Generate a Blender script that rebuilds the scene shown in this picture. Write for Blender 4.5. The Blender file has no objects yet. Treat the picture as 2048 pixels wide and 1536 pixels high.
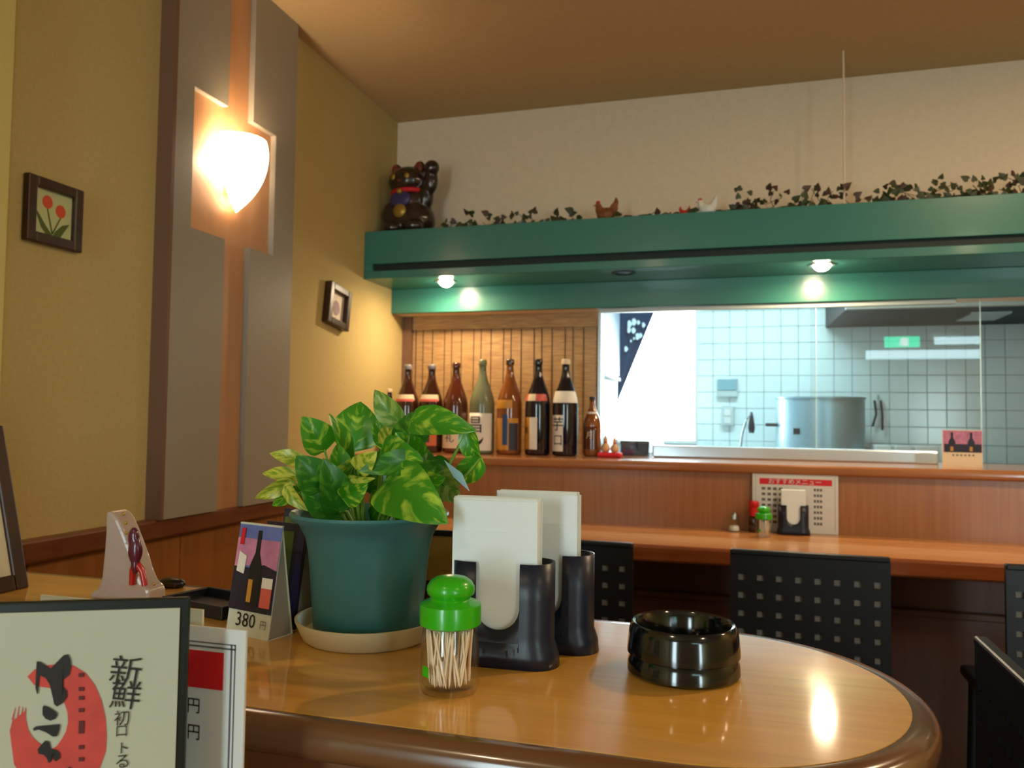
import bpy, bmesh, math, random
from mathutils import Vector, Matrix
random.seed(7)
R_ = math.radians
PI = math.pi
scene = bpy.context.scene
COL = scene.collection

# ---------------------------------------------------------------- camera
F_PX, CX, CY = 1590.0, 1024.0, 768.0
CAM = Vector((0.0, 0.0, 1.12))
def _d(x, y):
    return Vector((x - CX, -(y - CY), -F_PX)).normalized()
_Y = _d(1490, 845)
_X = -_d(-4380, 770)
_X = (_X - _Y * _X.dot(_Y)).normalized()
_Z = _X.cross(_Y)
ROT = Matrix((_X, _Y, _Z))           # camera space -> world
cam_d = bpy.data.cameras.new('camera')
cam_d.sensor_width = 36.0
cam_d.lens = F_PX / 2048.0 * 36.0
cam_d.clip_start = 0.02
cam_d.dof.use_dof = True
cam_d.dof.focus_distance = 0.80
cam_d.dof.aperture_fstop = 11.0
cam = bpy.data.objects.new('camera', cam_d)
cam.matrix_world = Matrix.Translation(CAM) @ ROT.to_4x4()
COL.objects.link(cam)
scene.camera = cam

# ---------------------------------------------------------------- world, exposure
scene.view_settings.view_transform = 'Standard'
scene.view_settings.look = 'None'
scene.view_settings.exposure = 0.0
scene.view_settings.gamma = 1.0
scene.view_settings.use_curve_mapping = False
w = bpy.data.worlds.new('world'); scene.world = w; w.use_nodes = True
w.node_tree.nodes['Background'].inputs[0].default_value = (0.75, 0.9, 1.0, 1)
w.node_tree.nodes['Background'].inputs[1].default_value = 0.3
WARM = (1.0, 0.70, 0.40)
COOL = (0.62, 0.93, 1.0)
P_SCONCE, P_SPOT, P_FILL, P_KITCH = 5.0, 4.5, 19.0, 34.0
E_WIN_KITCHEN, E_WIN_FRONT = 21.0, 19.0

# ---------------------------------------------------------------- pixel helpers (where things stand)
def ray(px, py): return ROT @ Vector((px - CX, -(py - CY), -F_PX))
def onz(px, py, z):
    r = ray(px, py); return CAM + r * ((z - CAM.z) / r.z)
def onx(px, py, x):
    r = ray(px, py); return CAM + r * ((x - CAM.x) / r.x)
def ony(px, py, y):
    r = ray(px, py); return CAM + r * ((y - CAM.y) / r.y)

# ---------------------------------------------------------------- materials
def lin(c):
    o = []
    for v in c:
        v = v / 255.0
        o.append(v / 12.92 if v <= 0.04045 else ((v + 0.055) / 1.055) ** 2.4)
    return (o[0], o[1], o[2], 1.0)
def mat(name, col, rough=0.5, metal=0.0, coat=0.0, noise=None, bump=None, trans=0.0, emis=None, estr=0.0, ior=1.45, spec=0.5, sub=0.0):
    m = bpy.data.materials.new(name); m.use_nodes = True
    nt = m.node_tree; b = nt.nodes['Principled BSDF']
    c = lin(col)
    b.inputs['Base Color'].default_value = c
    b.inputs['Roughness'].default_value = rough
    b.inputs['Metallic'].default_value = metal
    b.inputs['Coat Weight'].default_value = coat
    b.inputs['Coat Roughness'].default_value = 0.12
    b.inputs['Transmission Weight'].default_value = trans
    b.inputs['IOR'].default_value = ior
    b.inputs['Specular IOR Level'].default_value = spec
    if emis:
        b.inputs['Emission Color'].default_value = (*emis, 1); b.inputs['Emission Strength'].default_value = estr
    tc = nt.nodes.new('ShaderNodeTexCoord')
    if noise:
        amt, sc = noise
        n = nt.nodes.new('ShaderNodeTexNoise'); n.inputs['Scale'].default_value = sc; n.inputs['Detail'].default_value = 4
        nt.links.new(tc.outputs['Object'], n.inputs['Vector'])
        r = nt.nodes.new('ShaderNodeValToRGB')
        r.color_ramp.elements[0].position = 0.3; r.color_ramp.elements[1].position = 0.7
        r.color_ramp.elements[0].color = tuple(min(1, v * (1 - amt)) for v in c[:3]) + (1,)
        r.color_ramp.elements[1].color = tuple(min(1, v * (1 + amt)) for v in c[:3]) + (1,)
        nt.links.new(n.outputs['Fac'], r.inputs[0]); nt.links.new(r.outputs[0], b.inputs['Base Color'])
    if bump:
        st, sc = bump
        n = nt.nodes.new('ShaderNodeTexNoise'); n.inputs['Scale'].default_value = sc; n.inputs['Detail'].default_value = 3
        nt.links.new(tc.outputs['Object'], n.inputs['Vector'])
        bp = nt.nodes.new('ShaderNodeBump'); bp.inputs['Strength'].default_value = st; bp.inputs['Distance'].default_value = 0.002
        nt.links.new(n.outputs['Fac'], bp.inputs['Height']); nt.links.new(bp.outputs[0], b.inputs['Normal'])
    return m
def wood(name, c1, c2, scale=(1, 1, 1), rough=0.35, coat=0.0, fine=6.0):
    m = bpy.data.materials.new(name); m.use_nodes = True
    nt = m.node_tree; b = nt.nodes['Principled BSDF']
    tc = nt.nodes.new('ShaderNodeTexCoord'); mp = nt.nodes.new('ShaderNodeMapping')
    mp.inputs['Scale'].default_value = scale
    n = nt.nodes.new('ShaderNodeTexNoise'); n.inputs['Scale'].default_value = fine; n.inputs['Detail'].default_value = 6; n.inputs['Roughness'].default_value = 0.6
    n.inputs['Distortion'].default_value = 0.4
    r = nt.nodes.new('ShaderNodeValToRGB')
    r.color_ramp.elements[0].position = 0.32; r.color_ramp.elements[1].position = 0.68
    r.color_ramp.elements[0].color = lin(c1); r.color_ramp.elements[1].color = lin(c2)
    L = nt.links.new
    L(tc.outputs['Object'], mp.inputs[0]); L(mp.outputs[0], n.inputs['Vector']); L(n.outputs['Fac'], r.inputs[0]); L(r.outputs[0], b.inputs['Base Color'])
    b.inputs['Roughness'].default_value = rough; b.inputs['Coat Weight'].default_value = coat; b.inputs['Coat Roughness'].default_value = 0.08
    return m
def emit(name, col, strength):
    m = bpy.data.materials.new(name); m.use_nodes = True
    nt = m.node_tree; nt.nodes.clear()
    e = nt.nodes.new('ShaderNodeEmission'); e.inputs[0].default_value = (*col, 1); e.inputs[1].default_value = strength
    o = nt.nodes.new('ShaderNodeOutputMaterial'); nt.links.new(e.outputs[0], o.inputs[0])
    return m
def thin_glass(name, tint=(1, 1, 1), ior=0.05, rough=0.0, haze=0.0):
    m = bpy.data.materials.new(name); m.use_nodes = True
    nt = m.node_tree; nt.nodes.clear(); L = nt.links.new
    t = nt.nodes.new('ShaderNodeBsdfTransparent'); t.inputs[0].default_value = (*tint, 1)
    g = nt.nodes.new('ShaderNodeBsdfGlossy'); g.inputs['Roughness'].default_value = rough
    lw = nt.nodes.new('ShaderNodeLayerWeight'); lw.inputs[0].default_value = 0.5
    pw = nt.nodes.new('ShaderNodeMath'); pw.operation = 'POWER'; pw.inputs[1].default_value = 5.0
    f = nt.nodes.new('ShaderNodeMath'); f.operation = 'MULTIPLY_ADD'; f.inputs[1].default_value = 0.8; f.inputs[2].default_value = ior
    L(lw.outputs['Facing'], pw.inputs[0]); L(pw.outputs[0], f.inputs[0])
    mx = nt.nodes.new('ShaderNodeMixShader'); o = nt.nodes.new('ShaderNodeOutputMaterial')
    L(f.outputs[0], mx.inputs[0])
    if haze > 0:
        d = nt.nodes.new('ShaderNodeBsdfDiffuse'); d.inputs[0].default_value = (0.85, 0.85, 0.85, 1)
        m2 = nt.nodes.new('ShaderNodeMixShader'); m2.inputs[0].default_value = haze
        L(t.outputs[0], m2.inputs[1]); L(d.outputs[0], m2.inputs[2]); L(m2.outputs[0], mx.inputs[1])
    else:
        L(t.outputs[0], mx.inputs[1])
    L(g.outputs[0], mx.inputs[2]); L(mx.outputs[0], o.inputs[0])
    return m
def leaf_mat(name, green, yellow, thr):
    m = bpy.data.materials.new(name); m.use_nodes = True
    nt = m.node_tree; b = nt.nodes['Principled BSDF']; L = nt.links.new
    tc = nt.nodes.new('ShaderNodeTexCoord'); oi = nt.nodes.new('ShaderNodeObjectInfo')
    ad = nt.nodes.new('ShaderNodeVectorMath'); ad.operation = 'ADD'
    sc = nt.nodes.new('ShaderNodeVectorMath'); sc.operation = 'SCALE'; sc.inputs[3].default_value = 9.0
    cb = nt.nodes.new('ShaderNodeCombineXYZ')
    L(oi.outputs['Random'], cb.inputs[0]); L(cb.outputs[0], sc.inputs[0]); L(tc.outputs['UV'], ad.inputs[0]); L(sc.outputs[0], ad.inputs[1])
    n = nt.nodes.new('ShaderNodeTexNoise'); n.inputs['Scale'].default_value = 1.6; n.inputs['Detail'].default_value = 4; n.inputs['Distortion'].default_value = 0.3
    L(ad.outputs[0], n.inputs['Vector'])
    r = nt.nodes.new('ShaderNodeValToRGB')
    r.color_ramp.elements[0].position = thr - 0.07; r.color_ramp.elements[1].position = thr + 0.10
    r.color_ramp.elements[0].color = lin(green); r.color_ramp.elements[1].color = lin(yellow)
    L(n.outputs['Fac'], r.inputs[0]); L(r.outputs[0], b.inputs['Base Color'])
    b.inputs['Roughness'].default_value = 0.32
    out = nt.nodes['Material Output']
    tl = nt.nodes.new('ShaderNodeBsdfTranslucent'); L(r.outputs[0], tl.inputs[0])
    mx = nt.nodes.new('ShaderNodeMixShader'); mx.inputs[0].default_value = 0.22
    L(b.outputs[0], mx.inputs[1]); L(tl.outputs[0], mx.inputs[2]); L(mx.outputs[0], out.inputs[0])
    return m

K = {}
K['wall_yellow'] = mat('wall_yellow', (190, 170, 112), 0.85, noise=(0.05, 90), bump=(0.25, 160))
K['wall_beige'] = mat('wall_beige', (222, 204, 176), 0.85, noise=(0.03, 60), bump=(0.15, 120))
K['ceiling'] = mat('ceiling', (196, 168, 122), 0.9, noise=(0.03, 40), bump=(0.15, 120))
K['floor'] = wood('floor_wood', (58, 34, 20), (84, 52, 30), (1, 8, 1), 0.4)
K['pillar'] = mat('pillar_plaster', (206, 190, 118), 0.85, bump=(0.2, 120))
K['grey_panel'] = mat('grey_panel', (148, 140, 126), 0.5, noise=(0.04, 120))
K['edge_dark'] = mat('edge_dark', (116, 84, 64), 0.5)
K['copper_board'] = wood('copper_board', (178, 130, 92), (190, 142, 102), (3, 3, 0.4), 0.38)
K['wainscot'] = wood('wainscot_wood', (140, 86, 38), (160, 100, 48), (5, 5, 0.5), 0.35)
K['rail'] = wood('rail_wood', (98, 52, 26), (118, 66, 34), (2, 2, 8), 0.35)
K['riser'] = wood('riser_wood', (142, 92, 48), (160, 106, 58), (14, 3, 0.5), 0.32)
K['ledge'] = wood('ledge_wood', (146, 92, 54), (164, 106, 64), (0.6, 8, 8), 0.2, 0.4)
K['counter'] = wood('counter_wood', (184, 124, 70), (198, 138, 80), (0.6, 9, 4), 0.25, 0.3)
K['counter_edge'] = wood('counter_edge_wood', (122, 62, 28), (140, 74, 36), (0.6, 8, 8), 0.22, 0.4)
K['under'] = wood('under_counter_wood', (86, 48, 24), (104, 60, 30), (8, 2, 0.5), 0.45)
K['table'] = wood('table_laminate', (204, 146, 54), (222, 166, 70), (0.7, 11, 4), 0.42, 1.0, fine=5)
K['table_edge'] = wood('table_edge_wood', (92, 60, 36), (108, 72, 44), (0.6, 8, 8), 0.2, 0.5)
K['table_body'] = wood('table_body_wood', (104, 62, 32), (120, 74, 40), (6, 3, 0.5), 0.4)
K['green'] = mat('green_paint', (52, 118, 106), 0.3, coat=0.25, noise=(0.03, 20))
K['groove'] = mat('groove_dark', (14, 30, 26), 0.6)
K['black_plastic'] = mat('black_plastic', (26, 30, 44), 0.36)
K['black_gloss'] = mat('black_gloss', (7, 8, 10), 0.12, coat=0.6)
K['black_wood'] = mat('black_wood', (18, 19, 24), 0.35)
K['inlay'] = mat('chair_inlay', (140, 130, 120), 0.5)
K['steel'] = mat('steel', (176, 186, 190), 0.3, 1.0)
K['alu'] = mat('aluminium', (188, 202, 212), 0.22, 0.5)
K['white'] = mat('white_paper', (206, 208, 204), 0.7)
K['cream'] = mat('cream_paper', (204, 204, 184), 0.6)
K['red'] = mat('red_print', (200, 26, 34), 0.6)
K['red_brush'] = mat('red_brush', (190, 66, 56), 0.65, noise=(0.12, 60))
K['ink'] = mat('ink', (24, 20, 16), 0.6)
K['ink_red'] = mat('ink_red', (84, 24, 24), 0.6)
K['ink_grey'] = mat('ink_grey', (92, 90, 88), 0.6)
K['menu_page'] = mat('menu_page', (176, 178, 158), 0.6)
K['menu_cover'] = mat('menu_cover', (10, 22, 18), 0.35)
K['tile'] = mat('tile', (206, 222, 222), 0.18, coat=0.3)
K['grout'] = mat('grout', (150, 164, 164), 0.8)
K['kitchen_wall'] = mat('kitchen_wall', (190, 204, 208), 0.5)
K['cabinet_blue'] = mat('cabinet_blue', (76, 100, 116), 0.4)
K['dark_frame'] = wood('dark_frame', (44, 24, 14), (60, 34, 20), (4, 4, 4), 0.35)
K['pot_green'] = mat('pot_green', (56, 112, 114), 0.38, noise=(0.05, 30))
K['soil'] = mat('soil', (40, 28, 18), 0.95, bump=(0.8, 60))
K['saucer'] = mat('saucer', (216, 204, 168), 0.5)
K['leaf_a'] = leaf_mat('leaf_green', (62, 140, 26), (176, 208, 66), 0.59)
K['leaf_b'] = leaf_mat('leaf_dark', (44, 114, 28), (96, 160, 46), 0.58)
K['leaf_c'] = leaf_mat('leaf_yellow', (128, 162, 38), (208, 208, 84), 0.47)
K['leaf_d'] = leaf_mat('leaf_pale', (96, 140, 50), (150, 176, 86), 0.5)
K['stem'] = mat('stem', (110, 150, 50), 0.45)
K['pick'] = mat('plant_pick', (150, 190, 206), 0.4)
K['lid_green'] = mat('lid_green', (48, 168, 14), 0.28, coat=0.3)
K['glass'] = thin_glass('clear_glass', (0.98, 0.98, 0.96), 0.03)
K['glass_pane'] = thin_glass('pane_glass', (0.97, 0.99, 0.99), 0.06, 0.015, 0.006)
K['glass_edge'] = mat('pane_edge', (190, 220, 216), 0.2)
K['tooth'] = mat('toothpick_wood', (240, 218, 190), 0.6)
K['napkin'] = mat('napkin', (224, 231, 232), 0.85)
K['ivy'] = mat('ivy_leaf', (52, 60, 28), 0.5, noise=(0.35, 14))
K['ivy_b'] = mat('ivy_leaf_brown', (70, 46, 36), 0.5, noise=(0.3, 14))
K['blind'] = wood('blind_bamboo', (158, 116, 72), (206, 166, 112), (2.0, 1, 26), 0.6)
K['cord'] = mat('blind_cord', (84, 58, 38), 0.8)
K['navy'] = mat('navy_cloth', (22, 50, 82), 0.9)
K['cloth_white'] = mat('cloth_print', (205, 220, 228), 0.8)
K['hood'] = mat('hood_steel', (30, 36, 42), 0.6)
K['pot_steel'] = mat('pot_steel', (150, 178, 190), 0.35, 0.45)
K['day_kitchen'] = emit('daylight_kitchen', (0.86, 0.98, 1.0), E_WIN_KITCHEN)
K['day_front'] = emit('daylight_front', (0.74, 0.95, 1.0), E_WIN_FRONT)
K['day_transom'] = emit('daylight_transom', (0.66, 0.93, 1.0), 7.0)
K['bulb'] = emit('bulb_glow', (1.0, 0.82, 0.58), 160.0)
K['tube'] = emit('tube_glow', (0.85, 0.98, 1.0), 12.0)
K['exit'] = emit('exit_glow', (0.0, 0.75, 0.36), 9.0)
K['exit_white'] = emit('exit_white', (0.8, 1.0, 0.9), 7.0)

# ---------------------------------------------------------------- object helpers
def obj(name, me, m=None, parent=None, loc=None, rot=None):
    o = bpy.data.objects.new(name, me)
    COL.objects.link(o)
    if m is not None and me is not None and hasattr(me, 'materials') and len(me.materials) == 0:
        me.materials.append(K[m] if isinstance(m, str) else m)
    if parent: o.parent = parent
    if loc is not None: o.location = loc
    if rot is not None: o.rotation_euler = rot
    return o
def tag(o, label, cat, group=None, kind=None):
    o['label'] = label; o['category'] = cat
    if group: o['group'] = group
    if kind: o['kind'] = kind
    return o
def thing(name, label, cat, loc=(0, 0, 0), rotz=0.0, group=None, kind=None):
    o = bpy.data.objects.new(name, None); COL.objects.link(o)
    o.location = loc; o.rotation_euler = (0, 0, rotz); o.empty_display_size = 0.02
    return tag(o, label, cat, group, kind)
def struct(o, label=None, cat=None):
    o['kind'] = 'structure'
    if label: o['label'] = label
    if cat: o['category'] = cat
    return o
def copy_tree(o, parent=None):
    c = o.copy(); COL.objects.link(c); c.parent = parent
    for ch in list(o.children): copy_tree(ch, c)
    return c
def mesh(verts, faces, smooth=False, name='m'):
    me = bpy.data.meshes.new(name); me.from_pydata([tuple(v) for v in verts], [], faces); me.update()
    if smooth:
        for p in me.polygons: p.use_smooth = True
    return me
def from_bm(bm, smooth=False):
    bmesh.ops.recalc_face_normals(bm, faces=bm.faces)
    me = bpy.data.meshes.new('m'); bm.to_mesh(me); bm.free()
    if smooth:
        for p in me.polygons: p.use_smooth = True
    return me
def box(x0, x1, y0, y1, z0, z1, bev=0.0, seg=2):
    bm = bmesh.new(); bmesh.ops.create_cube(bm, size=1.0)
    for v in bm.verts:
        v.co = Vector(((x0 + x1) / 2 + v.co.x * (x1 - x0), (y0 + y1) / 2 + v.co.y * (y1 - y0), (z0 + z1) / 2 + v.co.z * (z1 - z0)))
    if bev > 0:
        bmesh.ops.bevel(bm, geom=list(bm.edges), offset=bev, segments=seg, affect='EDGES', profile=0.5)
    return from_bm(bm)
def lathe(prof, seg=32, sx=1.0, sy=1.0, a0=0.0, a1=2 * PI):
    full = abs(a1 - a0 - 2 * PI) < 1e-6
    n = seg if full else seg + 1
    V, Fc = [], []
    for (r, z) in prof:
        for i in range(n):
            a = a0 + (a1 - a0) * i / seg
            V.append((r * math.cos(a) * sx, r * math.sin(a) * sy, z))
    for j in range(len(prof) - 1):
        for i in range(n if full else n - 1):
            k = (i + 1) % n
            Fc.append((j * n + i, j * n + k, (j + 1) * n + k, (j + 1) * n + i))
    me = mesh(V, Fc)
    bm = bmesh.new(); bm.from_mesh(me)
    bmesh.ops.remove_doubles(bm, verts=bm.verts, dist=1e-6)
    me2 = from_bm(bm, True)
    return me2
def smooth_auto(me, ang=35):
    # sharp creases at hard corners
    bm = bmesh.new(); bm.from_mesh(me)
    for e in bm.edges:
        if len(e.link_faces) == 2 and e.calc_face_angle(0) > R_(ang): e.smooth = False
    for f in bm.faces: f.smooth = True
    bm.to_mesh(me); bm.free(); return me
def tube(path, r, seg=8, taper=None):
    V, Fc = [], []
    pts = [Vector(p) for p in path]; n = len(pts)
    for i, p in enumerate(pts):
        t = (pts[min(i + 1, n - 1)] - pts[max(i - 1, 0)]).normalized()
        u = t.cross(Vector((0, 0, 1)) if abs(t.z) < 0.9 else Vector((1, 0, 0))).normalized(); v = t.cross(u)
        rr = r if taper is None else r + (taper - r) * i / (n - 1)
        for k in range(seg):
            a = 2 * PI * k / seg; V.append(p + (u * math.cos(a) + v * math.sin(a)) * rr)
    for i in range(n - 1):
        for k in range(seg):
            k2 = (k + 1) % seg; Fc.append((i * seg + k, i * seg + k2, (i + 1) * seg + k2, (i + 1) * seg + k))
    Fc.append(tuple(range(seg - 1, -1, -1))); Fc.append(tuple((n - 1) * seg + k for k in range(seg)))
    me = mesh(V, Fc); return smooth_auto(me, 50)
def prism(pts, d, bev=0.0):
    """pts: closed 3-D outline (planar), d: extrusion vector."""
    bm = bmesh.new()
    vs = [bm.verts.new(p) for p in pts]
    f = bm.faces.new(vs)
    r = bmesh.ops.extrude_face_region(bm, geom=[f])
    bmesh.ops.translate(bm, vec=Vector(d), verts=[v for v in r['geom'] if isinstance(v, bmesh.types.BMVert)])
    if bev > 0:
        bmesh.ops.bevel(bm, geom=list(bm.edges), offset=bev, segments=2, affect='EDGES', profile=0.5)
    bmesh.ops.triangulate(bm, faces=[f for f in bm.faces if len(f.verts) > 4])
    return from_bm(bm)
def ellipsoid(c, r, u=16, v=10):
    bm = bmesh.new(); bmesh.ops.create_uvsphere(bm, u_segments=u, v_segments=v, radius=1.0)
    for p in bm.verts: p.co = Vector((c[0] + p.co.x * r[0], c[1] + p.co.y * r[1], c[2] + p.co.z * r[2]))
    return from_bm(bm, True)
def blob(name, parts, m, parent, voxel=0.006):
    """one continuous surface grown from ellipsoids"""
    bm = bmesh.new()
    for c, r in parts:
        me = ellipsoid(c, r); bm.from_mesh(me); bpy.data.meshes.remove(me)
    o = obj(name, from_bm(bm, True), m, parent)
    md = o.modifiers.new('remesh', 'REMESH'); md.mode = 'VOXEL'; md.voxel_size = voxel; md.use_smooth_shade = True
    sm = o.modifiers.new('smooth', 'SMOOTH'); sm.factor = 0.5; sm.iterations = 4
    return o
def flat(pts):
    bm = bmesh.new(); f = bm.faces.new([bm.verts.new(p) for p in pts])
    if len(pts) > 4: bmesh.ops.triangulate(bm, faces=[f])
    return from_bm(bm)
def cyl_patch(r, z0, z1, a0, a1, seg=14, r1=None):
    r1 = r if r1 is None else r1
    V, Fc = [], []
    for i in range(seg + 1):
        a = a0 + (a1 - a0) * i / seg
        V.append((r * math.sin(a), -r * math.cos(a), z0)); V.append((r1 * math.sin(a), -r1 * math.cos(a), z1))
    for i in range(seg): Fc.append((2 * i, 2 * i + 2, 2 * i + 3, 2 * i + 1))
    return mesh(V, Fc, True)
def text_mesh(s, size, align='CENTER'):
    cu = bpy.data.curves.new('t', 'FONT'); cu.body = s; cu.size = size; cu.align_x = align; cu.align_y = 'CENTER'; cu.resolution_u = 2
    t = bpy.data.objects.new('t', cu); COL.objects.link(t)
    dg = bpy.context.evaluated_depsgraph_get(); dg.update()
    me = bpy.data.meshes.new_from_object(t.evaluated_get(dg))
    bpy.data.objects.remove(t); bpy.data.curves.remove(cu)
    me.materials.clear()
    return me
def upright(me, M4=None):
    """text lies in XY; stand it up to face -Y"""
    me.transform(Matrix.Rotation(PI / 2, 4, 'X'))
    if M4 is not None: me.transform(M4)
    return me
def wrap(me, r):
    for v in me.vertices:
        a = v.co.x / r; z = v.co.z; v.co = Vector((r * math.sin(a), -r * math.cos(a), z))
    return me

XW = -1.534      # left wall
ZC = 2.478       # ceiling
T = 0.88         # divider top
Z_CT, Z_LG = 0.74, 0.975

# ================================================================ the room
struct(obj('floor', box(XW - 0.1, 3.2, -2.7, 5.2, -0.05, 0.0), 'floor'), 'dark brown wooden floor', 'floor')
struct(obj('ceiling', box(XW - 0.1, 3.2, -2.7, 3.4, ZC, ZC + 0.06), 'ceiling'), 'warm beige plaster ceiling', 'ceiling')
wl = struct(obj('wall_left', box(XW - 0.1, XW, -2.7, 3.42, 0, ZC), 'wall_yellow'), 'textured mustard yellow wall on the left with wooden wainscot', 'wall')
struct(obj('wall_back', box(XW, 3.2, 3.307, 3.40, 1.592, ZC), 'wall_beige'), 'beige upper wall above the green beam', 'wall')
struct(obj('wall_right', box(3.0, 3.1, -2.7, 5.2, 0, ZC), 'wall_yellow'), 'plain wall on the right side', 'wall')
struct(obj('wall_front', box(XW - 0.1, 3.1, -2.7, -2.6, 0, ZC), 'wall_beige'), 'entrance wall behind the viewer', 'wall')
struct(obj('wall_pillar', box(XW, XW + 0.035, 0.2, 1.30, 0.842, ZC, 0.004), 'pillar'), 'pale yellow-green wall strip at the left edge', 'wall')
# wainscot boards and rail on the left wall
for i in range(8):
    y0 = -0.6 + i * 0.5
    y1 = min(y0 + 0.497, 2.949)
    if y1 > y0 + 0.05:
        obj('panel', box(XW, XW + 0.014, y0, y1, 0.02, 0.80, 0.002, 1), 'wainscot', wl)
struct(obj('trim_1', box(XW, XW + 0.04, -0.6, 2.95, 0.79, 0.842, 0.006), 'rail'), 'dark brown chair rail along the left wall', 'trim')

# grey panelling with the copper-coloured board and lamp cut-out
pan = struct(thing('wall_panelling', 'tall grey wall panels with a copper-brown strip between them', 'panelling', (XW, 1.82, 0.842)), None)
def P(x, y, z): return (x - XW, y - 1.82, z - 0.842)
XB, XP = XW + 0.030, XW + 0.050      # board surface, panel surface
obj('back_board', prism([P(XW, 1.832, 0.842), P(XW, 2.40, 0.842), P(XW, 2.40, ZC), P(XW, 1.832, ZC)], (XB - XW, 0, 0)), 'copper_board', pan)
yA0, yA1 = onx(341, 600, XP).y, onx(446, 600, XP).y
yB0, yB1 = onx(497, 600, XP).y, onx(583, 600, XP).y
zt, zb = 2.045, 1.645
yN0, yN1 = onx(386, 300, XP).y, onx(549, 400, XP).y
def strip_c(y0, y1, notch0, notch1):
    return [P(XB, y0, 0.842), P(XB, y1, 0.842), P(XB, y1, zb), P(XB, notch1, zb), P(XB, notch1, zt), P(XB, y1, zt), P(XB, y1, ZC), P(XB, y0, ZC)]
left_pts = [P(XB, yA0, 0.842), P(XB, yA1, 0.842), P(XB, yA1, zb), P(XB, yN0, zb), P(XB, yN0, zt), P(XB, yA1, zt), P(XB, yA1, ZC), P(XB, yA0, ZC)]
right_pts = [P(XB, yB0, 0.842), P(XB, yB1, 0.842), P(XB, yB1, ZC), P(XB, yB0, ZC), P(XB, yB0, zt), P(XB, yN1, zt), P(XB, yN1, zb), P(XB, yB0, zb)]
for pts in (left_pts, right_pts):
    obj('grey_panel', prism(pts, (XP - XB, 0, 0)), 'grey_panel', pan)
obj('edge_board', box(0, XP - XW, yA0 - 0.012 - 1.82, yA0 - 1.82, 0, ZC - 0.842), 'edge_dark', pan)

# ---------------------------------------------------------------- green beam
bm_ = struct(thing('trim_2', 'long green painted beam with a dark groove over the bar', 'beam', (XW, 3.0, 1.70)))
X1 = 3.0
def BX(x0, x1, y0, y1, z0, z1, bev=0.0): return box(x0 - XW, x1 - XW, y0 - 3.0, y1 - 3.0, z0 - 1.70, z1 - 1.70, bev)
obj('beam_core', BX(XW, X1, 3.022, 3.307, 1.70, 1.90), 'green', bm_)
obj('upper_board', BX(XW, X1, 3.0, 3.022, 1.762, 1.90, 0.002), 'green', bm_)
obj('lower_board', BX(XW, X1, 3.0, 3.022, 1.70, 1.732, 0.002), 'green', bm_)
obj('end_board', BX(XW, XW + 0.038, 3.0, 3.0218, 1.7325, 1.7615), 'green', bm_)
obj('groove', BX(XW + 0.038, X1, 3.017, 3.0219, 1.7325, 1.7615), 'groove', bm_)
struct(obj('trim_3', box(XW, X1, 3.275, 3.307, 1.592, 1.70, 0.002), 'green'), 'glossy green fascia board under the beam', 'beam')

# ---------------------------------------------------------------- bar: riser wall, ledge, counter
struct(obj('wall_bar', box(XW, 3.0, 2.95, 3.05, 0, 0.945), 'riser'), 'reddish wooden board of the bar between counter and ledge', 'bar front')
tag(obj('bar_ledge', box(XW, 3.0, 2.925, 3.44, 0.940, Z_LG, 0.014, 3), 'ledge'), 'raised reddish wooden ledge on the bar carrying the bottles', 'ledge')
ct = thing('bar_counter', 'long orange-brown wooden counter with dark front edge below the ledge', 'counter', (0, 2.7, 0))
obj('counter_top', box(XW, 3.0, 2.50 - 2.7, 2.949 - 2.7, 0.708, Z_CT, 0.002), 'counter', ct)
obj('front_edge', box(XW, 3.0, 2.476 - 2.7, 2.50 - 2.7, 0.690, Z_CT + 0.001, 0.008), 'counter_edge', ct)
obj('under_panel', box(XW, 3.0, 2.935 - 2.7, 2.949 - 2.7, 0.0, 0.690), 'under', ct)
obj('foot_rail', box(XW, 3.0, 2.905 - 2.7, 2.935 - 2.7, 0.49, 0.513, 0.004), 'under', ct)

# ---------------------------------------------------------------- kitchen
YK = 5.0
wk = struct(obj('wall_kitchen_back', box(-0.9, 3.0, YK + 0.006, YK + 0.1, 0, 2.4), 'grout'), 'white tiled kitchen wall behind the bar', 'wall')
wkl = struct(obj('wall_kitchen_left', box(-0.90, -0.775, 3.62, YK, 0, 2.4), 'kitchen_wall'), 'pale kitchen side wall beside the window', 'wall')
struct(obj('ceiling_kitchen', box(-0.9, 3.0, 3.40, 5.1, 2.4, 2.46), 'kitchen_wall'), 'white kitchen ceiling', 'ceiling')
WX0, WX1, WZ0, WZ1 = -0.770, -0.287, 1.006, 1.83
tile_me = box(-0.0482, 0.0482, 0, 0.008, -0.0482, 0.0482, 0.002, 1); tile_me.materials.append(K['tile'])
PITCH = 0.0985
nx = 0
x = WX1 + 0.05
xs = []
while x < 1.75: xs.append(x); x += PITCH
for xx in xs:
    for k in range(11):
        zz = 0.86 + k * PITCH
        o = obj('tile', tile_me, None, wk, (xx, YK - 0.003, zz))
win = struct(thing('window_1', 'overexposed kitchen window full of white daylight', 'window', ((WX0 + WX1) / 2, YK, WZ0)))
wx = (WX1 - WX0) / 2; wz = WZ1 - WZ0
obj('pane', box(-wx, wx, 0.000, 0.004, 0, wz), 'day_kitchen', win)
for nm, a in (('window_frame', (wx - 0.008, wx + 0.006, -0.012, 0.0, 0, wz)), ('window_frame', (-wx, wx, -0.012, 0.0, -0.02, 0.0))):
    obj(nm, box(*a), 'white', win)
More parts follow.
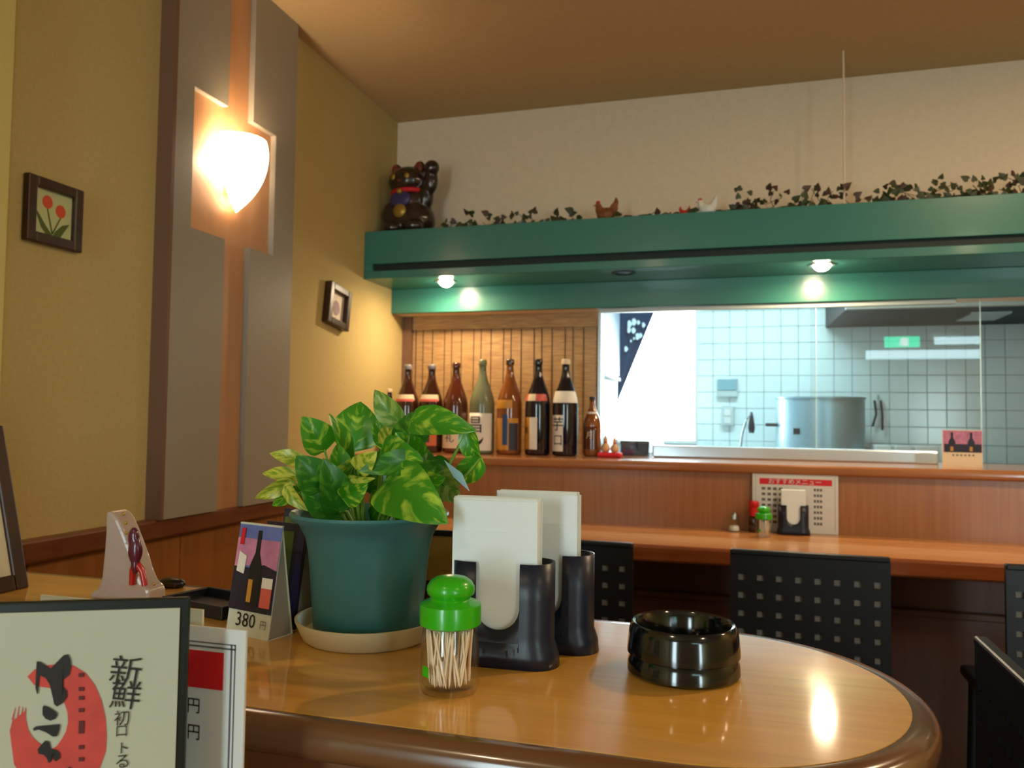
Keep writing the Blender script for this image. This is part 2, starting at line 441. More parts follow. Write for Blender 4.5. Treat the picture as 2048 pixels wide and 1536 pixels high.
# navy curtain with white blossom print, gathered to one side
cu = thing('curtain', 'dark navy curtain with white blossom print drawn across the kitchen window', 'curtain', (-0.765, YK - 0.03, 1.83))
V, Fc = [], []
NR, NC = 14, 14
for j in range(NR + 1):
    t = j / NR; z = -0.58 * t; wd = 0.235 * (1 - t) + 0.004
    for i in range(NC + 1):
        u = i / NC; V.append((u * wd, -0.012 * math.sin(u * 14) * (1 - 0.5 * t), z))
for j in range(NR):
    for i in range(NC):
        a = j * (NC + 1) + i; Fc.append((a, a + 1, a + NC + 2, a + NC + 1))
c1 = obj('cloth', mesh(V, Fc, True), 'navy', cu); sd = c1.modifiers.new('s', 'SOLIDIFY'); sd.thickness = 0.003
for (px, py, s) in ((1259, 648, 1.3), (1268, 644, 1.3), (1258, 660, 1.1), (1267, 661, 1.1), (1277, 645, .8), (1287, 650, .9), (1275, 673, 1.2), (1281, 671, .9), (1252, 698, 1.0), (1262, 682, .5), (1268, 677, .5)):
    p = ony(px, py, YK - 0.05)
    pts = [(p.x + 0.765 + 0.014 * s * math.cos(a) * (0.8 + 0.2 * math.cos(3 * a)), -0.022, p.z - 1.83 + 0.018 * s * math.sin(a)) for a in [2 * PI * k / 10 for k in range(10)]]
    obj('blossom_print', prism(pts, (0, 0.003, 0)), 'cloth_white', cu)
# wall cabinet on the kitchen side wall
kc = thing('wall_cabinet', 'pale wall cabinet with dark lower edge left of the kitchen window', 'cabinet', (-0.774, 4.25, 1.36))
obj('body', box(0, 0.035, -0.5, 0.55, 0.02, 0.43, 0.003), 'cabinet_blue', kc)
obj('door', box(0.035, 0.045, -0.02, 0.54, 0.03, 0.42, 0.002), 'cabinet_blue', kc)
obj('lower_edge', box(0, 0.05, -0.5, 0.56, 0.0, 0.02), 'hood', kc)
# kitchen worktop and things on it
kw = thing('kitchen_worktop', 'steel kitchen worktop along the tiled wall', 'worktop', (1.0, 4.7, 0))
obj('top', box(-1.76, 1.9, -0.32, 0.29, 0.83, 0.86, 0.004), 'steel', kw)
obj('cabinet_body', box(-1.76, 1.9, -0.28, 0.29, 0.02, 0.83), 'hood', kw)
p0 = ony(1552, 795, 4.68); p1 = ony(1729, 795, 4.68)
sp = thing('stock_pot', 'large shiny steel stock pot in front of the kitchen tiles', 'pot', ((p0.x + p1.x) / 2, 4.68, 0.86))
rp = (p1.x - p0.x) / 2; hp = p0.z - 0.86
rp_ = min(rp, 0.24)
obj('body', smooth_auto(lathe([(0, 0), (rp_ - .01, 0), (rp_, 0.01), (rp_, hp - 0.012), (rp_ + 0.006, hp - 0.008), (rp_ + 0.006, hp), (rp_ - 0.004, hp), (rp_ - 0.004, hp - 0.06), (0, hp - 0.06)], 48)), 'pot_steel', sp)
obj('handle', tube([(-rp_ + .01, -0.05, hp * .62), (-rp_ - .05, -0.05, hp * .62), (-rp_ - .05, 0.05, hp * .62), (-rp_ + .01, 0.05, hp * .62)], 0.009), 'hood', sp)
obj('handle', tube([(rp_ - .01, -0.05, hp * .3), (rp_ + .03, -0.05, hp * .3), (rp_ + .03, 0.05, hp * .3), (rp_ - .01, 0.05, hp * .3)], 0.009), 'hood', sp)
obj('badge', cyl_patch(rp_ + 0.0015, hp * .5, hp * .58, R_(-40), R_(-30), 5), 'ink', sp)
# pan handle left of the pot
pp = ony(1530, 838, 4.6)
pn = thing('saucepan', 'small steel saucepan behind the stock pot with dark handle', 'saucepan', (pp.x + 0.10, 4.62, 0.86))
# soap / switch units on tiles
def wall_unit(name, label, cat, a, b, mbody, extra=None):
    q0 = ony(a[0], a[1], YK - 0.03); q1 = ony(b[0], b[1], YK - 0.03)
    t = thing(name, label, cat, ((q0.x + q1.x) / 2, YK - 0.004, q1.z))
    wd = (q1.x - q0.x) / 2; h = q0.z - q1.z
    obj('housing', box(-wd, wd, -0.03, 0.0, 0, h, 0.005), mbody, t)
    return t, wd, h
K['unit_blue'] = mat('unit_blue', (120, 160, 170), 0.4)
K['unit_grey'] = mat('unit_grey', (176, 190, 190), 0.4)
t, wd, h = wall_unit('towel_dispenser', 'blue-grey box mounted on the kitchen tiles right of window', 'dispenser', (1433, 756), (1475, 794), 'unit_grey')
obj('front_cover', box(-wd + .006, wd - .006, -0.036, -0.03, h * .35, h - .006, .003), 'unit_blue', t)
t, wd, h = wall_unit('switch_plate', 'grey switch plate on the tiles under the blue-grey box', 'switch', (1443, 812), (1468, 852), 'unit_grey')
for k in (0.28, 0.68): obj('rocker', box(-wd * .5, wd * .5, -0.035, -0.03, h * k - .02, h * k + .02, .002), 'white', t)
bpy.data.objects.remove(pn)
# faucet with curved spout
fp = ony(1492, 880, 4.75)
fa = thing('kitchen_faucet', 'curved kitchen faucet with dark head left of the stock pot', 'faucet', (fp.x, 4.75, 0.86))
obj('spout', tube([(-.02, 0, 0), (-.03, 0, .12), (-.02, 0, .2), (.0, 0, .27), (.02, 0, .30), (.035, 0, .27), (.04, 0, .22)], 0.007), 'steel', fa)
obj('spray_head', lathe([(0, 0), (.014, 0), (.02, .03), (.012, .09), (.006, .12), (0, .12)], 12), 'black_plastic', fa, (.03, 0, .2))
# hanging ladles right of the pot
hl = thing('hanging_tongs', 'dark utensils hanging on the tiles right of stock pot', 'utensils', ony(1757, 860, YK - 0.02))
for k, (dx, ln) in enumerate(((-.02, .15), (.012, .17))):
    obj('arm', tube([(dx, 0, .17), (dx + .008, -.004, .09), (dx - .012 + .02 * k, -.006, .17 - ln)], 0.007, 6), 'black_plastic', hl)
obj('hook', tube([(0, 0, .17), (0, -.01, .185), (0, 0.008, .2)], 0.004, 6), 'steel', hl)
# white trays on the worktop
for k, (a, b) in enumerate(((1747, 1780), (1786, 1820), (1826, 1872))):
    q0 = ony(a, 900, 4.55); q1 = ony(b, 900, 4.55)
    tr = tag(obj('white_tray', box(q0.x, q1.x, 4.48, 4.62, 0.861, 1.012, 0.006), 'white'), 'white kitchen tray %s on the worktop behind the glass' % ('nearest the stock pot', 'in the middle of three', 'furthest right of three')[k], 'tray', 'white kitchen trays')
# range hood
h0 = ony(1651, 655, 4.98); h1 = ony(1692, 620, 4.4)
hz = h0.z
hf = ony(1690, 621, 4.25)
V = [(0.455, 4.99, hz), (2.4, 4.99, hz), (2.4, 4.25, hf.z), (hf.x, 4.25, hf.z), (0.455, 4.99, hz + .4), (2.4, 4.99, hz + .4), (2.4, 4.25, hf.z + 0.06), (hf.x, 4.25, hf.z + 0.06)]
rh = thing('range_hood', 'dark steel range hood over the kitchen cooking area', 'hood', (0.455, 4.6, hz))
V = [(a - 0.455, b - 4.6, c - hz) for a, b, c in V]
obj('canopy', mesh(V, [(0, 1, 2, 3), (4, 7, 6, 5), (0, 4, 5, 1), (1, 5, 6, 2), (2, 6, 7, 3), (3, 7, 4, 0)]), 'hood', rh)
obj('front_lip', box(hf.x - 0.455, 1.93, -0.368, -0.351, hf.z - hz, hf.z - hz + 0.06, .004), 'steel', rh)
obj('filter', box(0.62, 0.80, -0.2, 0.1, -0.012, -0.002), 'steel', rh)
# kitchen ceiling light fixture
kl = thing('fluorescent_lamp', 'fluorescent ceiling lamp in the kitchen', 'lamp', (0.05, 4.1, 2.40))
obj('housing', box(-0.65, 0.65, -0.08, 0.08, -0.05, 0.0, .005), 'white', kl)
for yy in (-.035, .035):
    obj('tube_light', tube([(-.6, yy, -.07), (.6, yy, -.07)], 0.014, 10), 'tube', kl)
la = bpy.data.lights.new('fluorescent_light', 'AREA'); la.shape = 'RECTANGLE'; la.size = 1.2; la.size_y = 0.1; la.energy = P_KITCH; la.color = COOL
lo = bpy.data.objects.new('fluorescent_light', la); COL.objects.link(lo); lo.parent = kl; lo.location = (0, 0, -0.09)

# pass-through glass
GY = 3.30
gl = thing('glass_screen', 'clear glass screen standing on the bar ledge before the kitchen', 'glass screen', (0.12, GY, Z_LG))
gx0, gxj, gx1 = ony(1197, 800, GY).x - .12, ony(1632, 800, GY).x - .12, ony(1963, 800, GY).x - .12
obj('pane', box(gx0, gxj, 0, 0.004, 0.0, 0.612), 'glass_pane', gl)
obj('pane', box(gxj - 0.02, gx1, 0.008, 0.012, 0.0, 0.612), 'glass_pane', gl)
obj('pane_edge', box(gx1, gx1 + 0.003, 0.007, 0.013, 0.0, 0.612), 'glass_edge', gl)
obj('pane_edge', box(gxj, gxj + 0.002, -0.001, 0.005, 0.0, 0.612), 'glass_edge', gl)
obj('top_channel', box(gx0, gx1 - 0.08, -0.008, 0.020, 0.598, 0.616, .002), 'unit_grey', gl)
s0, s1 = ony(1305, 900, GY - .02).x - .12, ony(1876, 900, GY - .02).x - .12
obj('sill', box(s0, s1, -0.03, -0.002, 0.0, 0.048, .006), 'alu', gl)
obj('sill', box(s0 + .01, s1 - .01, 0.014, 0.03, 0.0, 0.048, .004), 'alu', gl)

# bamboo blind
bl = thing('bamboo_blind', 'woven bamboo blind with dark cords hanging behind the bottles', 'blind', (-1.06, 3.425, Z_LG))
b0, b1 = -1.505 + 1.06, -0.612 + 1.06
bm = bmesh.new()
zz = 0.004
while zz < 0.66:
    r = bmesh.ops.create_cube(bm, size=1.0)
    j = random.uniform(-.001, .001)
    for v in r['verts']: v.co = Vector((v.co.x * (b1 - b0), v.co.y * 0.0025 + j, zz + v.co.z * 0.0048))
    zz += 0.0056
sl = obj('slats', from_bm(bm), 'blind', bl); sl['kind'] = 'stuff'
for k in range(19):
    xk = b0 + 0.02 + (b1 - b0 - 0.04) * k / 18 + (0.012 if k % 3 == 0 else 0)
    obj('cord', box(xk - .0014, xk + .0014, -0.0045, -0.002, 0.003, 0.66), 'cord', bl)
obj('valance', box(b0, b1, -0.012, -0.006, 0.555, 0.655, .001), 'blind', bl)
struct(obj('trim_4', box(XW, XW + 0.045, 3.40, 3.44, Z_LG, 1.60), 'edge_dark'), 'dark wooden post in the bar corner', 'post')
struct(obj('trim_5', box(-0.612, -0.598, 3.405, 3.44, Z_LG, 1.60), 'alu'), 'pale upright at the edge of the kitchen opening', 'post')
struct(obj('wall_behind_blind', box(XW, -0.62, 3.46, 3.62, 0, 2.4), 'kitchen_wall'), 'plain partition behind the bamboo blind', 'wall')

# support rod from ceiling to beam
rod = onz(1687, 100, ZC)
tag(obj('support_rod', tube([(rod.x, 3.06, 1.90), (rod.x, 3.06, ZC)], 0.0035, 8), 'wall_beige'), 'thin rod hanging from the ceiling to the green beam', 'rod')

# ---------------------------------------------------------------- lamps
def downlight(x, y, label, lit=True):
    t = thing('downlight', label, 'lamp', (x, y, 1.70), group='beam downlights')
    obj('rim', smooth_auto(lathe([(.034, 0), (.034, -.004), (.046, -.004), (.048, 0)], 28)), 'steel' if lit else 'black_plastic', t)
    if lit:
        obj('bulb', lathe([(0, -.024), (.012, -.0225), (.022, -.017), (.029, -.009), (.031, 0)], 24), 'bulb', t)
        ld = bpy.data.lights.new('downlight_light', 'AREA'); ld.shape = 'DISK'; ld.size = 0.05; ld.energy = P_SPOT; ld.color = WARM
        l = bpy.data.objects.new('downlight_light', ld); COL.objects.link(l); l.parent = t; l.location = (0, 0, -0.028)
    else:
        obj('dark_bulb', lathe([(0, -.004), (.02, -.004), (.034, 0)], 20), 'black_plastic', t)
downlight(-1.213, 3.125, 'lit downlight under green beam above the bottles')
downlight(0.270, 3.085, 'lit downlight under green beam above the glass screen')
downlight(-0.456, 3.085, 'unlit dark downlight under green beam between two lit ones', False)

sc = thing('wall_sconce', 'glowing half-cone glass wall lamp on copper-brown board', 'lamp', (XB, 2.050, 1.735))
K['shade'] = mat('sconce_shade', (255, 240, 216), 0.4, emis=(1.0, 0.86, 0.64), estr=5.0)
prof = []
for k in range(15):
    t_ = k / 14
    prof.append((0.100 * (1 - (1 - t_) ** 2.7) * (1.0 - 0.10 * t_ ** 8), 0.222 * t_))
sh = obj('shade', lathe([(0.001, 0)] + prof[1:], 32, 0.95, 0.9, -PI / 2, PI / 2), K['shade'], sc, (0.024, 0, 0))
md = sh.modifiers.new('s', 'SOLIDIFY'); md.thickness = 0.004
obj('bracket', box(0, 0.027, -0.03, 0.03, 0.05, 0.15, .003), 'steel', sc)
obj('bulb', ellipsoid((0.040, -0.03, 0.15), (0.02, 0.02, 0.035)), 'bulb', sc)
ld = bpy.data.lights.new('sconce_light', 'POINT'); ld.energy = P_SCONCE; ld.color = WARM; ld.shadow_soft_size = 0.025
l = bpy.data.objects.new('sconce_light', ld); COL.objects.link(l); l.parent = sc; l.location = (0.036, -0.060, 0.150)

# unseen ceiling lamps added as warm fill (behind and beside the viewer)
def add_fill_lamp(x, y, label, e=P_FILL):
    t = thing('ceiling_fill_lamp', label, 'lamp', (x, y, ZC), group='added ceiling fill lamps')
    obj('rim', smooth_auto(lathe([(.05, 0), (.05, -.006), (.07, -.006), (.072, 0)], 24)), 'white', t)
    obj('bulb', lathe([(0, -.02), (.02, -.018), (.04, -.008), (.046, 0)], 20), 'bulb', t)
    ld = bpy.data.lights.new('ceiling_fill_light', 'AREA'); ld.shape = 'DISK'; ld.size = 0.09; ld.energy = e; ld.color = WARM
    l = bpy.data.objects.new('ceiling_fill_light', ld); COL.objects.link(l); l.parent = t; l.location = (0, 0, -0.025)
add_fill_lamp(-0.75, -0.9, 'added ceiling fill lamp over the dining table near the left wall', 2.5)
add_fill_lamp(1.1, 1.75, 'added ceiling fill lamp over the aisle by the bar chairs')
add_fill_lamp(1.6, -0.6, 'added ceiling fill lamp over the aisle behind the viewer', 5.0)
add_fill_lamp(2.4, 1.6, 'added ceiling fill lamp right of the bar chairs')

# entrance wall behind the viewer: windows and exit sign (mirrored in the glass screen)
def front_window(n, x0, x1, z0, z1, label, m='day_front'):
    t = struct(thing('window_%d' % n, label, 'window', ((x0 + x1) / 2, -2.6, z0)))
    wd = (x1 - x0) / 2; h = z1 - z0
    obj('pane', box(-wd, wd, 0.0, 0.006, 0, h), m, t)
    for a in ((-wd - .02, -wd), (wd, wd + .02)): obj('window_frame', box(a[0], a[1], 0, .02, -.02, h + .02), 'alu', t)
    for a in ((-.02, 0), (h, h + .02)): obj('window_frame', box(-wd, wd, 0, .02, a[0], a[1]), 'alu', t)
front_window(2, 1.24, 2.8, 1.81, 1.905, 'low transom window under the exit sign', 'day_transom')
front_window(3, 1.90, 2.8, 1.96, 2.04, 'short transom window beside the exit sign', 'day_transom')
front_window(4, -1.05, -0.62, 0.35, 1.95, 'tall bright window behind the viewer on the left')
front_window(5, 2.42, 2.85, 0.25, 1.70, 'tall bright glass door panel right of the exit sign')
ex = thing('exit_sign', 'green lit exit sign on the entrance wall', 'sign', (1.59, -2.6, 1.925))
obj('housing', box(-.19, .19, 0, .04, 0, .13, .006), 'white', ex)
obj('lit_face', box(-.17, .17, .04, .043, .008, .122), 'exit', ex)
obj('doorway_symbol', box(.0, .06, .043, .045, .02, .11), 'exit_white', ex)
obj('running_figure', prism([(-.035, .043, .03), (-.02, .043, .03), (-.005, .043, .055), (.015, .043, .03), (.028, .043, .035), (.005, .043, .07), (.01, .043, .09), (.03, .043, .085), (.03, .043, .095), (.0, .043, .105), (-.03, .043, .09), (-.028, .043, .08), (-.01, .043, .088), (-.018, .043, .06)], (0, .0025, 0)), 'exit_white', ex)

# ================================================================ divider with rounded end
def stadium(inset, z, x0=XW):
    r = 0.2075 - inset; cxx, cyy = -0.05, 0.7675
    pts = [(x0, cyy - r, z)]
    for k in range(41):
        a = -PI / 2 + PI * k / 40; pts.append((cxx + r * math.cos(a), cyy + r * math.sin(a), z))
    pts.append((x0, cyy + r, z)); return pts
dv = thing('divider_counter', 'glossy orange-brown divider counter with rounded end and darker rim', 'counter', (0, 0.7675, 0))
def sh_(pts): return [(p[0], p[1] - 0.7675, p[2]) for p in pts]
rim_prof = [(0.010, T - 0.030), (0.003, T - 0.027), (0.0, T - 0.021), (0.0, T - 0.012), (0.003, T - 0.005), (0.009, T - 0.001), (0.020, T - 0.0005), (0.024, T - 0.0005)]
V, Fc = [], []
rows = [sh_(stadium(i, z)) for i, z in rim_prof]; n = len(rows[0])
for r in rows: V += r
for j in range(len(rows) - 1):
    for i in range(n - 1): Fc.append((j * n + i, j * n + i + 1, (j + 1) * n + i + 1, (j + 1) * n + i))
Fc.append(tuple(range(n - 1, -1, -1)))
obj('rim', smooth_auto(mesh(V, Fc), 60), 'table_edge', dv)
obj('top', prism(sh_(stadium(0.022, T - 0.012)), (0, 0, 0.012)), 'table', dv)
obj('body', prism(sh_(stadium(0.028, 0.0)), (0, 0, T - 0.0295)), 'table_body', dv)

# dining table in front of the divider that carries the menus
dt = thing('dining_table', 'wooden dining table in front of the divider counter', 'table', (-0.62, 0.16, 0))
obj('table_top', box(-.55, .45, -.38, .41, .705, .735, .006), 'table', dt)
for sx_ in (-.5, .4):
    for sy_ in (-.33, .36): obj('leg', box(sx_ - .025, sx_ + .025, sy_ - .025, sy_ + .025, 0, .705, .003), 'table_body', dt)

# ================================================================ chairs
def make_chair():
    t = thing('bar_chair', '', 'chair', (0, 0, 0), 0, 'black chairs at the bar counter')
    W, zt_, zb_ = 0.375, 0.787, 0.46
    cols, rows_ = 8, 6
    px = 0.0455; hs = 0.017
    xs = [-W / 2]; x00 = -px * (cols - 1) / 2
    for c in range(cols): xs += [x00 + c * px - hs / 2, x00 + c * px + hs / 2]
    xs.append(W / 2)
    zs = [zt_]
    for r in range(rows_): zs += [zt_ - 0.052 - r * 0.0455, zt_ - 0.052 - r * 0.0455 - 0.0155]
    zs.append(zb_)
    V = [(a, 0.0, b) for b in zs for a in xs]; m_ = len(xs); Fc = []
    for j in range(len(zs) - 1):
        for i in range(m_ - 1):
            if j % 2 == 1 and i % 2 == 1: continue
            Fc.append((j * m_ + i, j * m_ + i + 1, (j + 1) * m_ + i + 1, (j + 1) * m_ + i))
    b = obj('backrest', mesh(V, Fc), 'black_wood', t); md = b.modifiers.new('s', 'SOLIDIFY'); md.thickness = 0.012; md.offset = 0
    obj('back_inlay', box(-W / 2 + .012, W / 2 - .012, 0.003, 0.0058, zt_ - .25 - .05, zt_ - .04), 'inlay', t)
    obj('top_rail', box(-W / 2, W / 2, -0.008, 0.012, zt_ - 0.004, zt_ + 0.010, .004), 'black_wood', t)
    obj('seat', box(-W / 2 - .01, W / 2 + .01, -0.005, 0.39, 0.425, 0.455, .010), 'black_wood', t)
    for sx_ in (-1, 1):
        obj('leg', tube([(sx_ * (W / 2 - .02), 0.0, zb_ + .01), (sx_ * (W / 2 - .012), -0.03, 0)], 0.014, 8), 'black_wood', t)
        obj('leg', tube([(sx_ * (W / 2 - .02), 0.36, .43), (sx_ * (W / 2 - .012), 0.38, 0)], 0.014, 8), 'black_wood', t)
    return t
CY_ = 2.13
ch = make_chair(); ch.location = (0.151, CY_, 0)
ch['label'] = 'black chair with square-hole backrest, fully visible behind the ashtray'
c2 = copy_tree(ch); c2.location = (-0.472, CY_, 0); c2['label'] = 'black square-hole chair half hidden behind the napkin holders'
c3 = copy_tree(ch); c3.location = (0.772, CY_, 0); c3['label'] = 'black square-hole chair cut off by the right picture edge'
c4 = copy_tree(ch); c4.location = (0.345, 1.205, 0); c4.rotation_euler = (0, 0, -PI / 2); c4['label'] = 'nearest black chair seen edge-on at the rounded counter end'

# ================================================================ bottles on the ledge
def bottle_profile(s=1.0, R=0.0525, H=0.39):
    return [(0, .004), (R * .8, .001), (R * .96, .003), (R, .010), (R, H * .52), (R * .985, H * .555), (R * .93, H * .60), (R * .80, H * .66), (R * .62, H * .725), (R * .45, H * .79), (R * .35, H * .84), (R * .30, H * .89), (R * .285, H * .955), (R * .31, H * .96), (R * .31, H * .985), (0, H * .985)]
def bmat(name, col, rough=.08):
    m = mat(name, col, rough, coat=0.6); return m
K['brown_glass'] = bmat('brown_glass', (52, 24, 14)); K['black_glass'] = bmat('black_glass', (24, 18, 26)); K['frost_glass'] = bmat('frost_glass', (112, 116, 84), .45)
K['amber_glass'] = bmat('amber_glass', (128, 70, 28)); K['redbrown_glass'] = bmat('redbrown_glass', (84, 36, 18))
K['label_cream'] = mat('label_cream', (226, 204, 170), .6); K['label_white'] = mat('label_white', (228, 220, 206), .6)
K['label_gold'] = mat('label_gold', (196, 136, 48), .45); K['label_orange'] = mat('label_orange', (206, 104, 62), .6); K['label_dark'] = mat('label_dark', (44, 44, 56), .5)
K['label_blue'] = mat('label_blue', (40, 72, 120), .5); K['label_pink'] = mat('label_pink', (214, 96, 84), .5); K['cap_grey'] = mat('cap_grey', (120, 116, 120), .4)
def bottle(px, y, glass, label, cap, R=.0525, H=.39, scale_px=None):
    b = ony(px, 905, y)
    t = thing('sake_bottle', label, 'bottle', (b.x, y, Z_LG), math.atan2(b.x, y) * -0.0, 'bottles on the bar ledge')
    t.rotation_euler = (0, 0, -math.atan2(b.x, y) * 0.6 * -1)
    t['_R'] = R; t['_H'] = H
    obj('glass_body', lathe(bottle_profile(1, R, H), 32), glass, t)
    obj('cap', lathe([(R * .33, H * .955), (R * .34, H * .96), (R * .34, H * 1.0), (R * .30, H * 1.012), (0, H * 1.012)], 20), cap, t)
    return t
def lab(t, nm, r, z0, z1, w_, m, off=0.0, r1=None):
    prof = bottle_profile(1, t['_R'], t['_H'])
    def rz_(z):
        for (ra, za), (rb, zb_) in zip(prof[3:], prof[4:]):
            if za <= z <= zb_ and zb_ > za: return ra + (rb - ra) * (z - za) / (zb_ - za)
        return t['_R']
    extra = .0009 + (.0006 if abs(r - t['_R']) > .0002 and abs(r - t['_R']) < .001 else 0) + (.0007 if 'centre' in nm or 'stripe' in nm else 0)
    zs = sorted({z0, z1} | {z0 + (z1 - z0) * k / 6 for k in range(7)} | {z for _, z in prof if z0 < z < z1})
    V, Fc = [], []
    S = 16
    for z in zs:
        for i in range(S + 1):
            a = R_(off - w_) + R_(2 * w_) * i / S; q_ = rz_(z) + extra; V.append((q_ * math.sin(a), -q_ * math.cos(a), z))
    for j in range(len(zs) - 1):
        for i in range(S): a_ = j * (S + 1) + i; Fc.append((a_, a_ + 1, a_ + S + 2, a_ + S + 1))
    return obj(nm, mesh(V, Fc, True), m, t)
def ltext(t, s, size, r, x, z, m='ink'):
    lb_ = [c for c in t.children if c.name.split('.')[0] == 'label']; par = lb_[0] if lb_ else t
    me = upright(text_mesh(s, size))
    bm = bmesh.new(); bm.from_mesh(me)
    bmesh.ops.triangulate(bm, faces=bm.faces)
    for _ in range(5):
        es = [e for e in bm.edges if e.calc_length() > .006]
        if not es: break
        bmesh.ops.subdivide_edges(bm, edges=es, cuts=1); bmesh.ops.triangulate(bm, faces=[f for f in bm.faces if len(f.verts) > 3])
    bm.to_mesh(me); bm.free()
    me.transform(Matrix.Translation((x, 0, z))); wrap(me, r + .0020)
    obj('lettering', me, m, par)
YB = 3.17
Rb = .0525
for px, lbl in ((813, 'dark brown sake bottle with pink neck label, leftmost tall bottle by the wall'), (861, 'dark brown sake bottle with pink neck label, second tall one from the wall')):
    t = bottle(px, YB, 'brown_glass', lbl, 'cap_grey', H=.372)
    lab(t, 'neck_label', Rb * .93, .222, .246, 75, 'label_cream', 0, Rb * .72)
    lab(t, 'neck_stripe', Rb * .96, .216, .227, 70, 'label_pink', 0, Rb * .88)
    lab(t, 'label', Rb, .03, .13, 62, 'label_orange'); lab(t, 'label_centre', Rb + .0006, .045, .115, 28, 'label_dark')
    ltext(t, '酒', .035, Rb + .001, 0, .082, 'label_cream')
t = bottle(910, YB, 'redbrown_glass', 'red-brown sake bottle with cream label, third tall one from the wall', 'redbrown_glass', H=.378)
lab(t, 'label', Rb, .022, .112, 75, 'label_cream'); lab(t, 'label_stripe', Rb, .112, .120, 75, 'label_orange'); ltext(t, '礼', .045, Rb, .004, .064)
t = bottle(963, YB, 'frost_glass', 'frosted grey-green sake bottle with white brush-lettered label', 'frost_glass')
lab(t, 'label', Rb, .015, .170, 80, 'label_white'); ltext(t, '昌', .075, Rb, -.003, .118)
V = []; Fc = []
for k in range(13):
    a = R_(-20) - R_(95) * k / 12; wv = .006 * math.sin(PI * (k + .5) / 13)
    for rr in (.034 - wv, .034 + wv): V.append((rr * math.cos(a) + .002, 0, .085 + rr * 1.25 * math.sin(a)))
for k in range(12): Fc.append((2 * k, 2 * k + 2, 2 * k + 3, 2 * k + 1))
me = mesh(V, Fc); wrap(me, Rb + .0018); obj('brush_stroke', me, 'ink', [c for c in t.children if c.name.split('.')[0] == 'label'][0])
t = bottle(1018, YB, 'amber_glass', 'clear amber sake bottle with gold and blue label', 'brown_glass')
lab(t, 'label', Rb, .02, .150, 70, 'label_gold'); lab(t, 'label_strip', Rb + .0006, .04, .165, 12, 'label_blue', 6); lab(t, 'label_side', Rb + .0006, .02, .13, 22, 'label_dark', 46)
lab(t, 'neck_label', Rb * .95, .19, .225, 50, 'label_gold', -12, Rb * .84)
t = bottle(1075, YB, 'black_glass', 'black sake bottle with gold and white striped label', 'black_glass')
lab(t, 'label', Rb, .025, .155, 24, 'label_gold', -40); lab(t, 'label_strip', Rb, .025, .155, 18, 'label_white', 2); lab(t, 'label_edge', Rb + .0004, .025, .12, 4, 'label_pink', -62)
ltext(t, '黒', .03, Rb + .0004, -.036, .10)
lab(t, 'neck_label', Rb * .93, .222, .250, 70, 'label_pink', 0, Rb * .70); lab(t, 'neck_label_centre', Rb * .93 + .0008, .222, .250, 22, 'label_cream', -10, Rb * .70 + .0008)
t = bottle(1130, YB, 'black_glass', 'black sake bottle with white shoulder band and vertical brush lettering', 'label_cream')
lab(t, 'shoulder_band', Rb * .985, .215, .262, 88, 'label_white', 0, Rb * .64)
lab(t, 'label', Rb, .02, .165, 32, 'label_white', -22)
ltext(t, '芋', .06, Rb, -.016, .125); ltext(t, '口', .05, Rb, -.014, .062)
b = ony(1185, 905, YB)
t = bottle(1184, YB, 'amber_glass', 'short amber whisky-like bottle with dark cap beside the red cushion', 'black_plastic', R=.036, H=.238)
lab(t, 'label', .036, .03, .12, 50, 'redbrown_glass'); ltext(t, '月', .03, .0365, 0, .085, 'label_cream')
lab(t, 'neck_band', .036 * .6, .172, .180, 80, 'label_white', 0, .036 * .5)
t = bottle(777, 3.2, 'brown_glass', 'short brown bottle with white label in the bar corner behind plant', 'label_cream', R=.034, H=.27)
lab(t, 'label', .034, .05, .14, 60, 'label_white')

# red cushion with gourd ornaments
gp = ony(1220, 912, 3.14)
rc = thing('red_cushion', 'small red cushion with gourds at the end of the bottle row', 'cushion', (gp.x, 3.14, Z_LG))
obj('cushion_body', box(-.047, .047, -.03, .03, 0, .020, .008, 3), 'red', rc)
K['gourd'] = mat('gourd', (206, 158, 112), .45)
for dx, s, lbl in ((-.018, 1.0, 'left tan gourd ornament on the red cushion'), (.018, .9, 'right tan gourd ornament on the red cushion')):
    g = thing('gourd_ornament', lbl, 'ornament', (gp.x + dx, 3.14, Z_LG + .0195), 0, 'gourds on the red cushion')
    obj('body', lathe([(0, 0), (.014 * s, .002), (.019 * s, .014 * s), (.016 * s, .028 * s), (.007 * s, .038 * s), (.0075 * s, .046 * s), (.009 * s, .052 * s), (.005 * s, .060 * s), (.002, .068 * s), (0, .068 * s)], 18), 'gourd', g)
    obj('cord', lathe([(.0078 * s, .038 * s), (.0086 * s, .040 * s), (.0078 * s, .043 * s)], 14), 'red', g)
# dark case beside them
dk0, dk1 = ony(1241, 900, 3.36), ony(1304, 900, 3.36)
dc = thing('dark_case', 'dark blue-black case standing on the ledge under the curtain', 'box', ((dk0.x + dk1.x) / 2, 3.38, Z_LG))
obj('body', box(-.066, .066, -.02, .03, 0, .058, .004), 'navy', dc); obj('lid', box(-.068, .068, -.022, .032, .046, .062, .003), 'black_plastic', dc)

